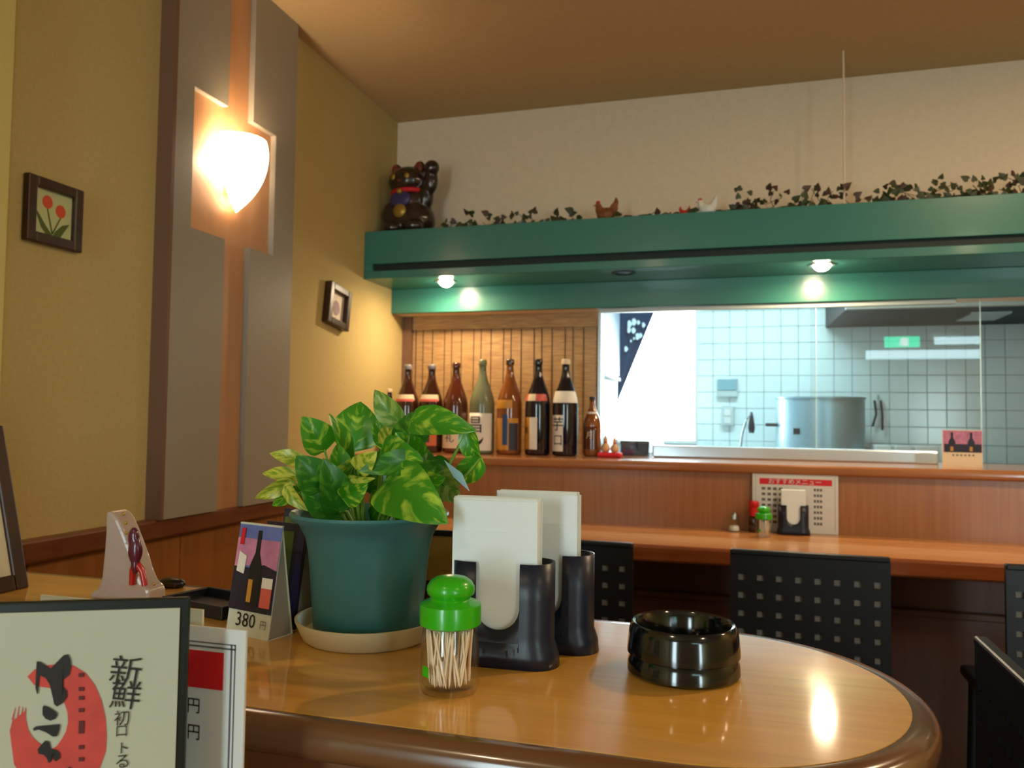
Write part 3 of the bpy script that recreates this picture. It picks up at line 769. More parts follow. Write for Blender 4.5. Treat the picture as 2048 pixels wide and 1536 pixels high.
# picture card on the ledge
K['pinkish'] = mat('print_pink', (190, 120, 150), .5, noise=(.3, 40)); K['sky_print'] = mat('print_sky', (98, 110, 170), .5, noise=(.25, 25)); K['dark_print'] = mat('print_dark', (34, 28, 44), .5, noise=(.4, 30))
def picture_card(loc, label, w_, h_):
    t = thing('picture_card', label, 'card', loc)
    obj('card_board', box(-w_ / 2, w_ / 2, 0, .0015, 0, h_), 'label_cream', t)
    obj('stand', prism([(w_ / 2 - .001, .0015, h_), (w_ / 2 - .001, .0015, 0), (w_ / 2 - .001, .035, 0)], (-.003, 0, 0)), 'white', t)
    pic = obj('picture', box(-w_ / 2 + .003, w_ / 2 - .001, -.0008, 0, h_ * .40, h_ - .002), 'pinkish', t)
    obj('picture_ground', box(-w_ / 2 + .006, w_ / 2 - .003, -.0014, -.0008, h_ * .40, h_ * .62), 'dark_print', pic)
    for k, dx in enumerate((-.26, .22)):
        obj('printed_bottle', prism([(w_ * dx + a * .011, -.0014, h_ * .42 + b * h_ * .52) for a, b in ((-1, 0), (1, 0), (1, .5), (.35, .72), (.35, 1), (-.35, 1), (-.35, .72), (-1, .5))], (0, -.0006, 0)), 'dark_print', pic)
        obj('printed_label', box(w_ * dx - .005, w_ * dx + .004, -.0024, -.002, h_ * .43, h_ * .55), 'label_gold', pic)
    for k in range(6): obj('printed_mark', box(-w_ * .25 + k * w_ * .1, -w_ * .25 + k * w_ * .1 + .006, -.0006, 0, h_ * .30, h_ * .34), 'ink_grey', t)
    return t
pc = ony(1925, 935, 3.10)
picture_card((pc.x, 3.10, Z_LG), 'pinkish picture card of bottles standing at right end of ledge', .125, .128)

# ================================================================ things on the bar counter
def napkin_holder(loc, label, rz, W=.105, D=.046, H=.100):
    t = thing('napkin_holder', label, 'napkin holder', loc, rz, 'black napkin holders')
    # rounded-rectangle outline, parametrised finely
    rr = D * .48; pts = []
    hw, hd = W / 2 - rr, D / 2 - rr
    us = sorted(set([-hw + 2 * hw * k / 24 for k in range(25)] + [-.0221, -.0219, .0219, .0221]))
    front = [(u, -D / 2) for u in us]
    arc1 = [(hw + rr * math.cos(a), -hd + rr * math.sin(a)) for a in [-PI / 2 + PI / 2 * k / 6 for k in range(1, 7)]]
    arc2 = [(hw + rr * math.cos(a), hd + rr * math.sin(a)) for a in [PI / 2 * k / 6 for k in range(0, 7)]]
    back = [(u, D / 2) for u in reversed(us)][1:-1]
    arc3 = [(-hw + rr * math.cos(a), hd + rr * math.sin(a)) for a in [PI / 2 + PI / 2 * k / 6 for k in range(0, 7)]]
    arc4 = [(-hw + rr * math.cos(a), -hd + rr * math.sin(a)) for a in [PI + PI / 2 * k / 6 for k in range(0, 6)]]
    pts = front + arc1 + arc2 + back + arc3 + arc4
    def topz(x, y):
        if abs(y) > D / 2 - .001 and abs(x) < .022: return H * .36 + .022 - math.sqrt(max(0, .022 ** 2 - x * x)) * 1.0
        return H
    n = len(pts); V, Fc = [], []
    for lvl in range(7):
        for (x, y) in pts:
            tz = topz(x, y); f = (0.0, .12, .20, .24, .3, .65, 1.0)[lvl]
            z = f * tz if tz < H else f * H
            if lvl < 4: z = min((0.0, .012, .020, .024)[lvl], tz)
            fl = (1.10, 1.08, 1.03, 1.0, 1.0, 1.0, 1.0)[lvl]
            V.append((x * fl if abs(x) > 0.03 else x, y * fl, z))
    for j in range(6):
        for i in range(n):
            k = (i + 1) % n; Fc.append((j * n + i, j * n + k, (j + 1) * n + k, (j + 1) * n + i))
    o = obj('shell', smooth_auto(mesh(V, Fc), 50), 'black_plastic', t)
    md = o.modifiers.new('s', 'SOLIDIFY'); md.thickness = .0022; md.offset = -1
    obj('base', prism([(x * .98, y * .98, .003) for x, y in pts], (0, 0, .003)), 'black_plastic', t)
    return t
def napkins(loc, label, rz, W=.086, D=.032, H=.155, n=12):
    t = thing('napkin_stack', label, 'napkins', loc, rz, 'paper napkins in holders')
    for k in range(n):
        y = -D / 2 + D * (k + .5) / n
        h = H - random.uniform(0, .003) - (.004 if k > n * .6 else 0); dx = random.uniform(-.0012, .0012)
        bm = bmesh.new()
        o = obj('napkin', box(-W / 2 + dx, W / 2 + dx, y - D / n * .46, y + D / n * .46, 0, h, .0006, 1), 'napkin', t)
        if k == 0: obj('fold_flap', box(-W / 2 + dx, W / 2 + dx, y - D / n * .46 - .0008, y - D / n * .46, 0, h * .80), 'napkin', t)
    return t
A = (-.232, .768, T); B = (-.204, .830, T)
napkin_holder(A, 'black napkin holder in front on the divider behind the toothpick jar', R_(3))
napkins((-.238, .768, T + .0075), 'stack of cream paper napkins in the front black holder', R_(3))
napkin_holder(B, 'black napkin holder standing behind the front one near ashtray', R_(3))
napkins((-.212, .830, T + .0075), 'stack of cream paper napkins in the rear black holder', R_(3), H=.157)
q = onz(1585, 1068, Z_CT)
napkin_holder((q.x + .002, 2.90, Z_CT), 'small-looking black napkin holder on the bar counter before menu sheet', 0, .100)
napkins((q.x + .002, 2.90, Z_CT + .0075), 'white napkins in the holder on the bar counter', 0, H=.145, W=.078)

# toothpick jars
def toothpick_jar(loc, label, s=1.0, n=80):
    t = thing('toothpick_jar', label, 'jar', loc, 0, 'toothpick jars with green lids')
    g = lathe([(0, .003), (.020, .001), (.0245, .002), (.0262, .008), (.0258, .030), (.0248, .050), (.0235, .058), (.0232, .064), (.0218, .064), (.0220, .057), (.0233, .049), (.0243, .030), (.0246, .010), (.022, .006), (0, .006)], 32)
    obj('glass_body', g, 'glass', t)
    ld_ = obj('lid', smooth_auto(lathe([(0, .058), (.0243, .058), (.0272, .060), (.0274, .074), (.0268, .0770), (.0240, .0788), (.0190, .0802), (.0176, .0822), (.0184, .0838), (.0207, .0858), (.0214, .0890), (.0209, .0925), (.0186, .0965), (.0138, .0998), (.006, .1015), (0, .1018)], 36), 40), 'lid_green', t)
    obj('sticker', cyl_patch(.0264, .018, .027, R_(-42), R_(-22), 6), 'lid_green', t)
    for k in range(n):
        a = random.uniform(0, 2 * PI); r0 = .018 * math.sqrt(random.random()); a2 = a + random.uniform(-.9, .9); r1 = min(.0205, r0 + random.uniform(0, .008))
        p0 = Vector((r0 * math.cos(a), r0 * math.sin(a), .007)); p1 = Vector((r1 * math.cos(a2), r1 * math.sin(a2), .057))
        d_ = (p1 - p0)
        o = obj('toothpick', PICK, None, None)
        o.matrix_world = Matrix.Translation(Vector(loc) + p0) @ d_.to_track_quat('Z', 'Y').to_matrix().to_4x4()
        tag(o, 'thin wooden toothpick standing inside ' + ('the green-lidded jar on the divider' if n > 20 else 'the green-lidded jar on the bar counter'), 'toothpick', 'toothpicks in jar')
    return t
PICK = lathe([(0, 0), (.0007, .003), (.00105, .008), (.00105, .044), (.0007, .049), (0, .0495)], 6); PICK.materials.append(K['tooth'])
toothpick_jar((-.250, .668, T), 'glass toothpick jar with bright green lid nearest on the divider')
q = onz(1528, 1076, Z_CT)
toothpick_jar((q.x, q.y + .03, Z_CT), 'tiny green-lidded toothpick jar on the bar counter', n=14)
# shakers
q = onz(1468, 1061, Z_CT)
s_ = thing('salt_shaker', 'small clear salt shaker with metal cap on bar counter', 'shaker', (q.x, 2.90, Z_CT))
obj('glass_body', lathe([(0, 0), (.020, 0), (.021, .006), (.016, .03), (.012, .045), (0, .045)], 20), 'glass', s_)
obj('salt', lathe([(0, .002), (.018, .002), (.0185, .008), (.016, .02), (0, .02)], 16), 'white', s_)
obj('cap', lathe([(.0125, .043), (.0125, .055), (.009, .064), (0, .067)], 18), 'steel', s_)
s_ = thing('seasoning_shaker', 'dark seasoning bottle with red cap behind the small toothpick jar', 'shaker', (ony(1508, 1040, 2.90).x, 2.91, Z_CT))
obj('glass_body', lathe([(0, 0), (.017, 0), (.018, .004), (.018, .045), (.014, .056), (0, .056)], 20), 'brown_glass', s_)
obj('cap', lathe([(.0165, .056), (.0165, .082), (.015, .088), (.0168, .089), (.0168, .104), (.015, .107), (0, .107)], 20), 'red', s_)
# menu sheet against the riser
m0, m1 = ony(1505, 1066, 2.935), ony(1677, 1066, 2.935)
ms = thing('menu_sheet', 'white menu sheet with red title bar leaning on the bar front', 'menu', ((m0.x + m1.x) / 2, 2.935, Z_CT))
mw = (m1.x - m0.x) / 2; mh = .207
ms_s = obj('sheet', box(-mw, mw, 0, .002, .001, mh), 'white', ms)
obj('title_bar', box(-mw * .83, mw * .86, -.0008, 0, mh * .80, mh * .90), 'red', ms_s)
obj('lettering', upright(text_mesh('おすすめメニュー', .022), Matrix.Translation((0, -.0012, mh * .848))), 'white', ms_s)
for r in range(7):
    z = mh * (.73 - r * .093)
    for c in range(4): obj('printed_mark', box(-mw * .78 + c * .019, -mw * .78 + c * .019 + .012, -.0008, 0, z - .005, z + .004), 'ink_grey', ms_s)
    for c in range(3): obj('printed_mark', box(mw * .44 + c * .010, mw * .44 + c * .010 + .007, -.0008, 0, z - .005, z + .004), 'ink_grey', ms_s)
for a in ((-mw * .93, -mw * .925, .01, mh - .01), (mw * .925, mw * .93, .01, mh - .01)): obj('border_line', box(a[0], a[1], -.0006, 0, a[2], a[3]), 'ink_grey', ms_s)

# ================================================================ ornaments on the beam
K['cat_brown'] = mat('cat_glaze', (44, 30, 24), .25, coat=.5, noise=(.3, 20)); K['cat_ear'] = mat('cat_ear', (120, 50, 36), .4); K['gold'] = mat('gold', (170, 140, 60), .35, .5); K['cat_blue'] = mat('cat_bib', (60, 52, 96), .4)
lc = thing('beckoning_cat', 'dark glazed beckoning cat figurine with raised paw on the beam', 'figurine', (-1.385, 3.15, 1.90), R_(-8))
lc.scale = (1.05, 1.0, 1.0)
blob('body', [((0, 0, .075), (.105, .085, .085)), ((-.01, 0, .15), (.085, .07, .075)), ((-.02, -.008, .245), (.085, .072, .066)),
              ((.068, -.01, .17), (.034, .035, .06)), ((.098, -.02, .235), (.03, .03, .06)), ((.106, -.03, .285), (.033, .032, .034)),
              ((-.075, -.03, .10), (.045, .045, .06)), ((-.05, -.07, .03), (.04, .04, .03)), ((.05, -.07, .03), (.04, .04, .03)),
              ((-.078, 0, .295), (.026, .016, .04)), ((.032, 0, .298), (.028, .016, .038))], 'cat_brown', lc, .006)
for sx_ in (-.078, .034): obj('ear', ellipsoid((sx_, -.014, .300), (.017, .008, .028)), 'cat_ear', lc)
obj('collar', lathe([(.070, .185), (.078, .19), (.078, .200), (.070, .205)], 24, 1.0, .86), 'red', lc, (-.012, -.008, 0))
obj('bib', ellipsoid((-.02, -.066, .155), (.05, .012, .035)), 'cat_blue', lc)
obj('coin', lathe([(0, -.005), (.028, -.005), (.03, 0), (.028, .005), (0, .005)], 20), 'gold', lc, (-.01, -.085, .10), (PI / 2, 0, 0))
obj('bell', ellipsoid((-.015, -.080, .185), (.012, .012, .012)), 'gold', lc)
for dx in (-.05, .012): obj('eye', ellipsoid((dx, -.071, .252), (.011, .006, .013)), 'gold', lc)
obj('nose', ellipsoid((-.02, -.081, .232), (.007, .005, .005)), 'cat_ear', lc)
def hen(px, py, w_px, label, m, s):
    b = ony(px, py, 3.06)
    t = thing('bird_figurine', label, 'figurine', (b.x, 3.06, 1.90), 0, 'bird figurines on the beam')
    blob('body', [((0, 0, .026 * s), (.036 * s, .024 * s, .026 * s)), ((-.026 * s, 0, .046 * s), (.015 * s, .014 * s, .02 * s)), ((-.03 * s, 0, .062 * s), (.012 * s, .011 * s, .012 * s)),
                  ((.03 * s, 0, .048 * s), (.016 * s, .008 * s, .022 * s)), ((.038 * s, 0, .068 * s), (.009 * s, .006 * s, .022 * s))], m, t, .004)
    obj('comb', ellipsoid((-.03 * s, 0, .074 * s), (.009 * s, .003 * s, .006 * s), 8, 6), 'red', t)
    obj('beak', lathe([(.004 * s, 0), (0, .01 * s)], 8), 'label_gold', t, (-.041 * s, 0, .062 * s), (0, -PI / 2, 0))
    return t
K['hen_brown'] = mat('hen_brown', (126, 72, 34), .6, noise=(.5, 40)); K['bird_white'] = mat('bird_white', (214, 214, 206), .6); K['bird_red'] = mat('bird_red', (190, 40, 34), .5)
hen(1212, 425, 60, 'brown hen figurine sitting on the green beam', 'hen_brown', 1.05)
hen(1369, 415, 25, 'tiny red bird figurine among ivy on the beam', 'bird_red', .5)
hen(1414, 410, 30, 'white bird figurine among ivy on the beam', 'bird_white', .85)
# ivy
def ivy_leaf():
    o = [(0, 0), (.30, -.12), (.52, .10), (.46, .38), (.26, .66), (0, 1.0), (-.26, .66), (-.46, .38), (-.52, .10), (-.30, -.12)]
    V = [(x, abs(x) * .25, y) for x, y in o] + [(0, -.02, .3)]
    n = len(o); return mesh(V, [(i, (i + 1) % n, n) for i in range(n)], True)
IV = [ivy_leaf(), ivy_leaf()]; IV[0].materials.append(K['ivy']); IV[1].materials.append(K['ivy_b'])
def ivy(x0, x1, n, hmax, label):
    t = thing('ivy_garland', label, 'garland', ((x0 + x1) / 2, 3.07, 1.90), 0, 'artificial ivy on the beam')
    L = x1 - x0
    path = [(-L / 2 + L * k / 14, random.uniform(-.015, .02), .008 + random.uniform(0, .012)) for k in range(15)]
    obj('vine', tube(path, .003, 6), 'ivy_b', t)
    for k in range(max(3, n // 7)):
        xx = random.uniform(-L / 2, L / 2); hh = random.uniform(.4, 1) * hmax
        obj('twig', tube([(xx, 0, .01), (xx + random.uniform(-.03, .03), 0, hh * .6), (xx + random.uniform(-.06, .06), -.01, hh)], .0014, 5), 'ivy_b', t)
    for k in range(n):
        s = random.uniform(.016, .030)
        o = obj('leaf', IV[0 if random.random() < .7 else 1], None, t, (random.uniform(-L / 2, L / 2), random.uniform(-.05, .03), .004 + hmax * random.random() ** 1.7), (random.uniform(-.7, .7), random.uniform(-2.6, 2.6), random.uniform(-.7, .7)))
        o.scale = (s, s, s * 1.15)
def bx_(px): return ony(px, 420, 3.05).x
ivy(bx_(885), bx_(1165), 60, .055, 'sparse dark ivy garland beside the cat figurine')
ivy(bx_(1240), bx_(1400), 12, .035, 'short low ivy strand between brown hen and white bird')
ivy(bx_(1440), bx_(1740), 64, .085, 'tall loose ivy garland right of the white bird')
ivy(bx_(1752), bx_(2120), 130, .075, 'dense ivy garland at the right end of the beam')

# ================================================================ pictures on the left wall
def wall_frame(y0, y1, z0, z1, bw, th, tilt, label):
    t = thing('framed_picture', label, 'picture', (XW, (y0 + y1) / 2, (z0 + z1) / 2)); t.rotation_euler = (R_(tilt), 0, 0)
    a, b = (y1 - y0) / 2, (z1 - z0) / 2
    for s in (-1, 1):
        obj('frame_side', box(0, th, min(s * a, s * (a - bw)), max(s * a, s * (a - bw)), -b, b, .003), 'dark_frame', t)
        obj('frame_side', box(0, th, -a + bw, a - bw, min(s * b, s * (b - bw)), max(s * b, s * (b - bw)), .003), 'dark_frame', t)
    return t, a - bw, b - bw, th
K['pic_green'] = mat('picture_green', (196, 202, 150), .5); K['tulip'] = mat('tulip_red', (214, 84, 50), .6); K['tulip_leaf'] = mat('tulip_leaf', (84, 100, 40), .6); K['pic_pale'] = mat('picture_pale', (220, 206, 190), .5, noise=(.08, 40)); K['pic_mauve'] = mat('picture_mauve', (160, 132, 140), .6, noise=(.2, 60))
t, a, b, th = wall_frame(1.362, 1.515, 1.503, 1.653, .024, .018, 0, 'square dark frame with two red tulips on the yellow wall')
pic = obj('picture', box(.002, .006, -a, a, -b, b), 'pic_green', t)
def yz(pts, x=.0062): return [(x, p[0] * a, p[1] * b) for p in pts]
def ell(cy, cz, ry, rz, n=14): return [(cy + ry * math.cos(2 * PI * k / n), cz + rz * math.sin(2 * PI * k / n)) for k in range(n)]
for cy, cz in ((-.30, .48), (.40, .22)):
    obj('tulip_print', prism(yz(ell(cy, cz, .27, .30)), (.0004, 0, 0)), 'tulip', pic)
    obj('stalk_print', prism(yz([(cy - .03, cz - .3), (cy + .04, cz - .3), (.04, -.9), (-.04, -.9)]), (.0003, 0, 0)), 'tulip_leaf', pic)
for pts in ([(-.95, .1), (-.75, -.1), (-.35, -.6), (0, -.95), (-.3, -1), (-.6, -.7)], [(.9, -.25), (.5, -.4), (.15, -.75), (.05, -.95), (.4, -1), (.6, -.7)]):
    obj('leaf_print', prism(yz(pts), (.0005, 0, 0)), 'tulip_leaf', pic)
t, a, b, th = wall_frame(2.672, 2.838, 1.469, 1.629, .026, .03, -8, 'small tilted dark frame with pale picture on the lit wall')
pic = obj('picture', box(.004, .010, -a, a, -b, b), 'pic_pale', t)
obj('figure_print', prism(yz(ell(0, -.1, .5, .55), .0102), (.0004, 0, 0)), 'pic_mauve', pic)

# ================================================================ things on the divider
# ---- plant
PX, PYY = -.398, .806
pp_ = thing('pothos_plant', 'leafy variegated pothos growing in a green pot', 'plant', (PX, PYY, T + .010))
def pl(p): return Vector((p.x - PX, p.y - PYY, p.z - T - .010))
pot = obj('pot', smooth_auto(lathe([(0, 0), (.056, 0), (.059, .003), (.0610, .03), (.0635, .06), (.0660, .085), (.0695, .101), (.0765, .114), (.0850, .1205), (.0870, .124), (.086, .127), (.082, .125), (.073, .112), (.066, .10), (0, .10)], 48), 45), 'pot_green', pp_)
obj('soil', lathe([(0, .108), (.04, .107), (.0670, .1045), (.0660, .100), (0, .100)], 28), 'soil', pp_)
sa = tag(obj('saucer', smooth_auto(lathe([(0, 0), (.066, 0), (.070, .003), (.078, .020), (.0785, .023), (.076, .023), (.069, .009), (0, .009)], 44), 45), 'saucer', None, (PX, PYY, T)), 'cream plastic saucer under the green plant pot', 'saucer')
LEAVES = [  # zoom coords of base, tip, width, material, depth of base, depth of tip, roll
    (610, 570, 425, 300, 210, 'a', .01, -.01, .2), (850, 570, 905, 178, 300, 'a', .03, .05, 0), (780, 700, 650, 275, 150, 'a', 0, -.02, .8),
    (1225, 360, 1020, 80, 165, 'd', .03, .02, -.3), (1330, 335, 1855, 415, 190, 'a', .0, -.03, -.3), (1780, 400, 1880, 720, 130, 'a', .0, .01, .5), (1890, 640, 1690, 830, 150, 'a', .0, .02, -.2),
    (1400, 660, 895, 745, 150, 'b', -.03, -.06, .2), (1130, 840, 1620, 1175, 330, 'a', -.04, -.09, -.1), (1080, 620, 1420, 670, 230, 'a', -.01, -.05, -.2),
    (600, 880, 380, 620, 215, 'b', -.04, -.06, .1), (450, 680, 160, 600, 100, 'c', .0, -.01, .3), (430, 790, 100, 765, 90, 'c', .0, .01, .2), (340, 820, 40, 970, 100, 'c', -.01, -.02, -.3),
    (290, 870, 480, 1075, 90, 'c', -.03, -.03, .5), (880, 730, 1040, 585, 130, 'c', -.05, -.06, 0), (765, 970, 965, 850, 140, 'a', -.05, -.06, .2),
    (730, 1080, 600, 640, 210, 'b', -.03, -.05, .3), (745, 1120, 420, 900, 210, 'b', -.02, -.04, .1), (1000, 1140, 1310, 990, 170, 'b', -.01, 0, .2),
    (1550, 770, 1725, 1005, 180, 'd', .0, .0, .4), (1470, 660, 1650, 900, 160, 'b', .01, .0, -.3), (1110, 540, 1150, 355, 140, 'c', .02, .03, .3),
    (1290, 520, 1330, 260, 230, 'b', .03, .03, .2), (1390, 650, 1190, 430, 200, 'a', .01, 0, -.2), (820, 800, 1025, 805, 65, 'c', -.05, -.06, .6),
    (760, 900, 920, 610, 260, 'b', .02, .03, 0), (1000, 920, 1130, 560, 280, 'b', .03, .04, 0), (1380, 900, 1450, 560, 240, 'b', .03, .04, .2), (560, 950, 470, 700, 200, 'a', .03, .03, .2),
    (700, 800, 720, 520, 170, 'a', -.02, -.02, .5), (1250, 880, 1600, 800, 220, 'a', -.02, -.03, .1), (420, 900, 180, 1030, 100, 'a', .02, .02, .2), (1120, 1110, 1250, 830, 200, 'b', .02, .02, 0), (640, 1130, 690, 820, 180, 'b', .02, .02, .3),
    (1180, 560, 1010, 330, 150, 'a', .04, .04, 0)]
def leaf_mesh(b, t, w_, view, roll, bend):
    ax = t - b; L = ax.length; ax.normalize()
    side = ax.cross(view).normalized()
    side = (Matrix.Rotation(roll, 3, ax) @ side).normalized()
    nrm = side.cross(ax).normalized()
    if nrm.dot(view) > 0: nrm = -nrm
    NL, NW = 12, 6; V, Fc, UVS = [], [], []
    for i in range(NL + 1):
        s = i / NL
        wd = w_ * .5 * (math.sin(PI * min(1, s ** .62)) ** .75 if 0 < s < 1 else 0.02) * 1.08
        for j in range(NW + 1):
            u = -1 + 2 * j / NW
            p = b + ax * (L * s - (.05 * L * abs(u) if s < .2 else 0)) + side * (wd * u) - nrm * (-abs(u) * wd * .32) + nrm * (bend * L * (math.sin(PI * s)) ) + nrm * (.015 * L * math.sin(9 * s + 3 * u) * abs(u))
            V.append(p); UVS.append((u * .8, (s - .30 * abs(u)) * 3.6))
    for i in range(NL):
        for j in range(NW):
            a_ = i * (NW + 1) + j; Fc.append((a_, a_ + 1, a_ + NW + 2, a_ + NW + 1))
    me = mesh(V, Fc, True)
    uvl = me.uv_layers.new(name='leaf')
    for lp in me.loops: uvl.data[lp.index].uv = UVS[lp.vertex_index]
    return me
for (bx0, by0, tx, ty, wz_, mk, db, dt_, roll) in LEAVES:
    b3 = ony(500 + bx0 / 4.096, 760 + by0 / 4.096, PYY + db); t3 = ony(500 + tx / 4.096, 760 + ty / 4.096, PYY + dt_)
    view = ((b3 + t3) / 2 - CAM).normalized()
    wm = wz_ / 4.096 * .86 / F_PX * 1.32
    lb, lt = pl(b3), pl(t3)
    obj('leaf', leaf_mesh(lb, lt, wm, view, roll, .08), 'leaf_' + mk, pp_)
    root = Vector((max(-.045, min(.045, lb.x * .35)), max(-.04, min(.04, lb.y * .4)), .104))
    mid = (root + lb) / 2 + Vector((lb.x * .12, 0, .012))
    obj('stem', tube([root, mid, lb], .0021, 6, .0014), 'stem', pp_)
q0 = ony(888, 920, PYY - .01); q1 = ony(938, 982, PYY - .03)
pk0, pk1 = pl(q0), pl(q1)
obj('plant_pick', prism([pk0, pk0 + (pk1 - pk0) * .5 + Vector((.006, 0, .002)), pk1, pk0 + (pk1 - pk0) * .5 - Vector((.003, 0, .002))], (0, .0012, 0)), 'pick', pp_)

# ---- ashtray
tag(obj('ashtray', smooth_auto(lathe([(0, 0), (.050, 0), (.0535, .003), (.0528, .012), (.0505, .0175), (.0535, .0195), (.0532, .026), (.0515, .040), (.0495, .0465), (.0480, .048), (.0455, .047), (.0430, .042), (.0415, .020), (.039, .010), (0, .008)], 64), 40), 'black_gloss', None, (-.057, .790, T)), 'glossy black round ashtray on the divider counter', 'ashtray')

# ---- tent cards
def tent(loc, rz, label, front, w_=.066, h_=.120, dep=.036):
    t = thing('tent_card', label, 'card', loc, rz, 'tent cards beside the plant')
    th = .0012
    n = Vector((0, -h_, -dep / 2)).normalized()
    sheets = [('front_sheet', [(-w_ / 2, -dep / 2, 0), (w_ / 2, -dep / 2, 0), (w_ / 2, 0, h_), (-w_ / 2, 0, h_)], (0, th, th * .2)), ('back_sheet', [(-w_ / 2, dep / 2, 0), (w_ / 2, dep / 2, 0), (w_ / 2, 0, h_), (-w_ / 2, 0, h_)], (0, -th, th * .2))]
    fs = [obj(nm, prism(pts, d_), 'cream' if front else 'label_dark', t) for nm, pts, d_ in sheets][0]
    obj('base_sheet', box(-w_ / 2, w_ / 2, -dep / 2, dep / 2, 0, .0008), 'cream', t)
    # side gussets (grey paper triangle)
    obj('side_sheet', prism([(w_ / 2 - .0015, -dep / 2 + .002, .001), (w_ / 2 - .0015, dep / 2 - .002, .001), (w_ / 2 - .0015, 0, h_ - .004)], (-.0008, 0, 0)), 'side_grey', t)
    def fp(u, v, o=.0006):   # u -.5...5, v 0..1 on the front sheet
        k = dep / 2 / h_
        return (u * w_, -dep / 2 + v * dep / 2 - o, v * h_ + o * k)
    def pr(nm, pts, m, o=.0006): obj(nm, prism([fp(a, b, o) for a, b in pts], (0, .0004, 0)), m, fs)
    if front:
        pr('picture_sky', [(-.5, .22), (.5, .22), (.5, 1), (-.5, 1)], 'sky_print')
        pr('picture_glow', [(-.5, .58), (-.2, .62), (.1, .6), (.5, .6), (.5, .86), (-.5, .86)], 'pinkish', .001)
        pr('picture_ground', [(-.5, .22), (.5, .22), (.5, .60), (.2, .64), (-.1, .60), (-.5, .60)], 'dark_print', .0014)
        pr('printed_bottle', [(-.12, .27), (.16, .27), (.16, .62), (.07, .74), (.06, .94), (-.02, .94), (-.03, .74), (-.12, .62)], 'ink', .0018)
        pr('printed_label', [(-.10, .30), (.0, .30), (.0, .50), (-.10, .50)], 'label_gold', .0022)
        pr('printed_glass', [(.22, .27), (.46, .27), (.46, .44), (.22, .44)], 'label_pink', .0022)
        pr('printed_glass_top', [(.22, .44), (.46, .44), (.46, .53), (.22, .53)], 'label_white', .0022)
        pr('red_seal', [(-.42, .80), (-.33, .80), (-.33, .95), (-.42, .95)], 'red', .0022)
        pr('printed_title', [(-.42, .56), (-.24, .54), (-.22, .70), (-.40, .74)], 'label_white', .0022)
        me = upright(text_mesh('380', .021)); me.transform(Matrix.Rotation(-math.atan2(dep / 2, h_), 4, 'X')); me.transform(Matrix.Translation(fp(-.06, .135, .0012)))
        obj('lettering', me, 'ink', fs)
        me = upright(text_mesh('円', .010)); me.transform(Matrix.Rotation(-math.atan2(dep / 2, h_), 4, 'X')); me.transform(Matrix.Translation(fp(.36, .12, .0012)))
        obj('lettering', me, 'ink_grey', fs)
    else:
        pr('picture_band', [(-.45, .45), (.2, .45), (.2, .92), (-.45, .92)], 'tulip_leaf')
        pr('printed_strip', [(.30, .1), (.46, .1), (.46, .95), (.30, .95)], 'cat_blue')
    return t
K['side_grey'] = mat('side_grey', (150, 138, 122), .7)
tent((-.517, .779, T), R_(-14), 'tent card with night bottle photo and 380 price', True)
tent((-.513, .825, T), R_(-14), 'dark tent card directly behind the priced one', False, h_=.116)
tent((-.520, .872, T), R_(-14), 'dark tent card furthest back partly behind the plant pot', False, h_=.126)

# ---- goldfish glass ornament
go = thing('glass_ornament', 'frosted white glass wave ornament with red goldfish inside', 'ornament', (-.775, .868, T))
K['frost'] = mat('frosted_resin', (214, 196, 186), .35, trans=.5, bump=(.4, 120), coat=.3)
out = [(197, 1192), (199, 1180), (213, 1174), (221, 1150), (226, 1100), (229, 1060), (229, 1030), (231, 1019), (242, 1022), (252, 1034), (262, 1056), (272, 1082), (283, 1112), (292, 1142), (301, 1163), (312, 1172), (316, 1182), (315, 1192)]
pts = []
for (x_, y_) in out:
    p = ony(x_, y_, .868); pts.append((p.x + .775, -.016, max(0, p.z - T)))
pts[0] = (pts[0][0], -.016, 0); pts[-1] = (pts[-1][0], -.016, 0)
obj('wave_body', prism(pts, (0, .032, 0), .004), 'frost', go)
K['fish_red'] = mat('fish_red', (176, 24, 20), .25, coat=.5); K['fish_purple'] = mat('fish_purple', (84, 16, 44), .25, coat=.5)
def gpt(x_, y_, dy=-.02): p = ony(x_, y_, .848); return Vector((p.x + .775, dy, p.z - T))
c0 = gpt(272, 1095)
fb = blob('goldfish', [((c0.x - .003, -.021, c0.z + .012), (.008, .006, .014)), ((c0.x, -.021, c0.z - .004), (.010, .007, .018)), ((c0.x + .001, -.021, c0.z - .022), (.006, .005, .012))], 'fish_purple', go, .0015)
for tip in ((264, 1170), (290, 1172)):
    tp = gpt(*tip); r0 = gpt(272, 1125)
    obj('tail_fin', tube([r0, (r0 + tp) / 2 + Vector((.003 if tip[0] > 270 else -.002, 0, .004)), tp], .0048, 8, .0036), 'fish_red', fb)
for bx1, by1 in ((252, 1046), (253, 1066), (308, 1168), (247, 1028)):
    p = gpt(bx1, by1); obj('glass_bead', ellipsoid(p, (.0022, .0022, .0022), 8, 6), 'gold', go)

# ---- dark tray and small pouch
dtq = thing('dark_tray', 'low dark tray lying between menus and tent cards', 'tray', (-.632, .856, T), R_(-14))
obj('tray_base', box(-.055, .055, -.035, .035, 0, .006, .002), 'black_wood', dtq)
for a_ in ((-.055, .055, -.035, -.030), (-.055, .055, .030, .035), (-.055, -.050, -.030, .030), (.050, .055, -.030, .030)): obj('tray_rim', box(*a_, .004, .016, .001), 'black_wood', dtq)
pz = thing('dark_pouch', 'small dark pouch at far edge behind the glass ornament', 'pouch', (-.770, .945, T))
obj('body', lathe([(0, 0), (.018, 0), (.022, .004), (.02, .009), (.012, .012), (0, .0125)], 20, 1.0, .6), 'black_wood', pz)
obj('flap', box(-.012, .016, -.013, -.010, .003, .008, .001), 'dark_frame', pz)

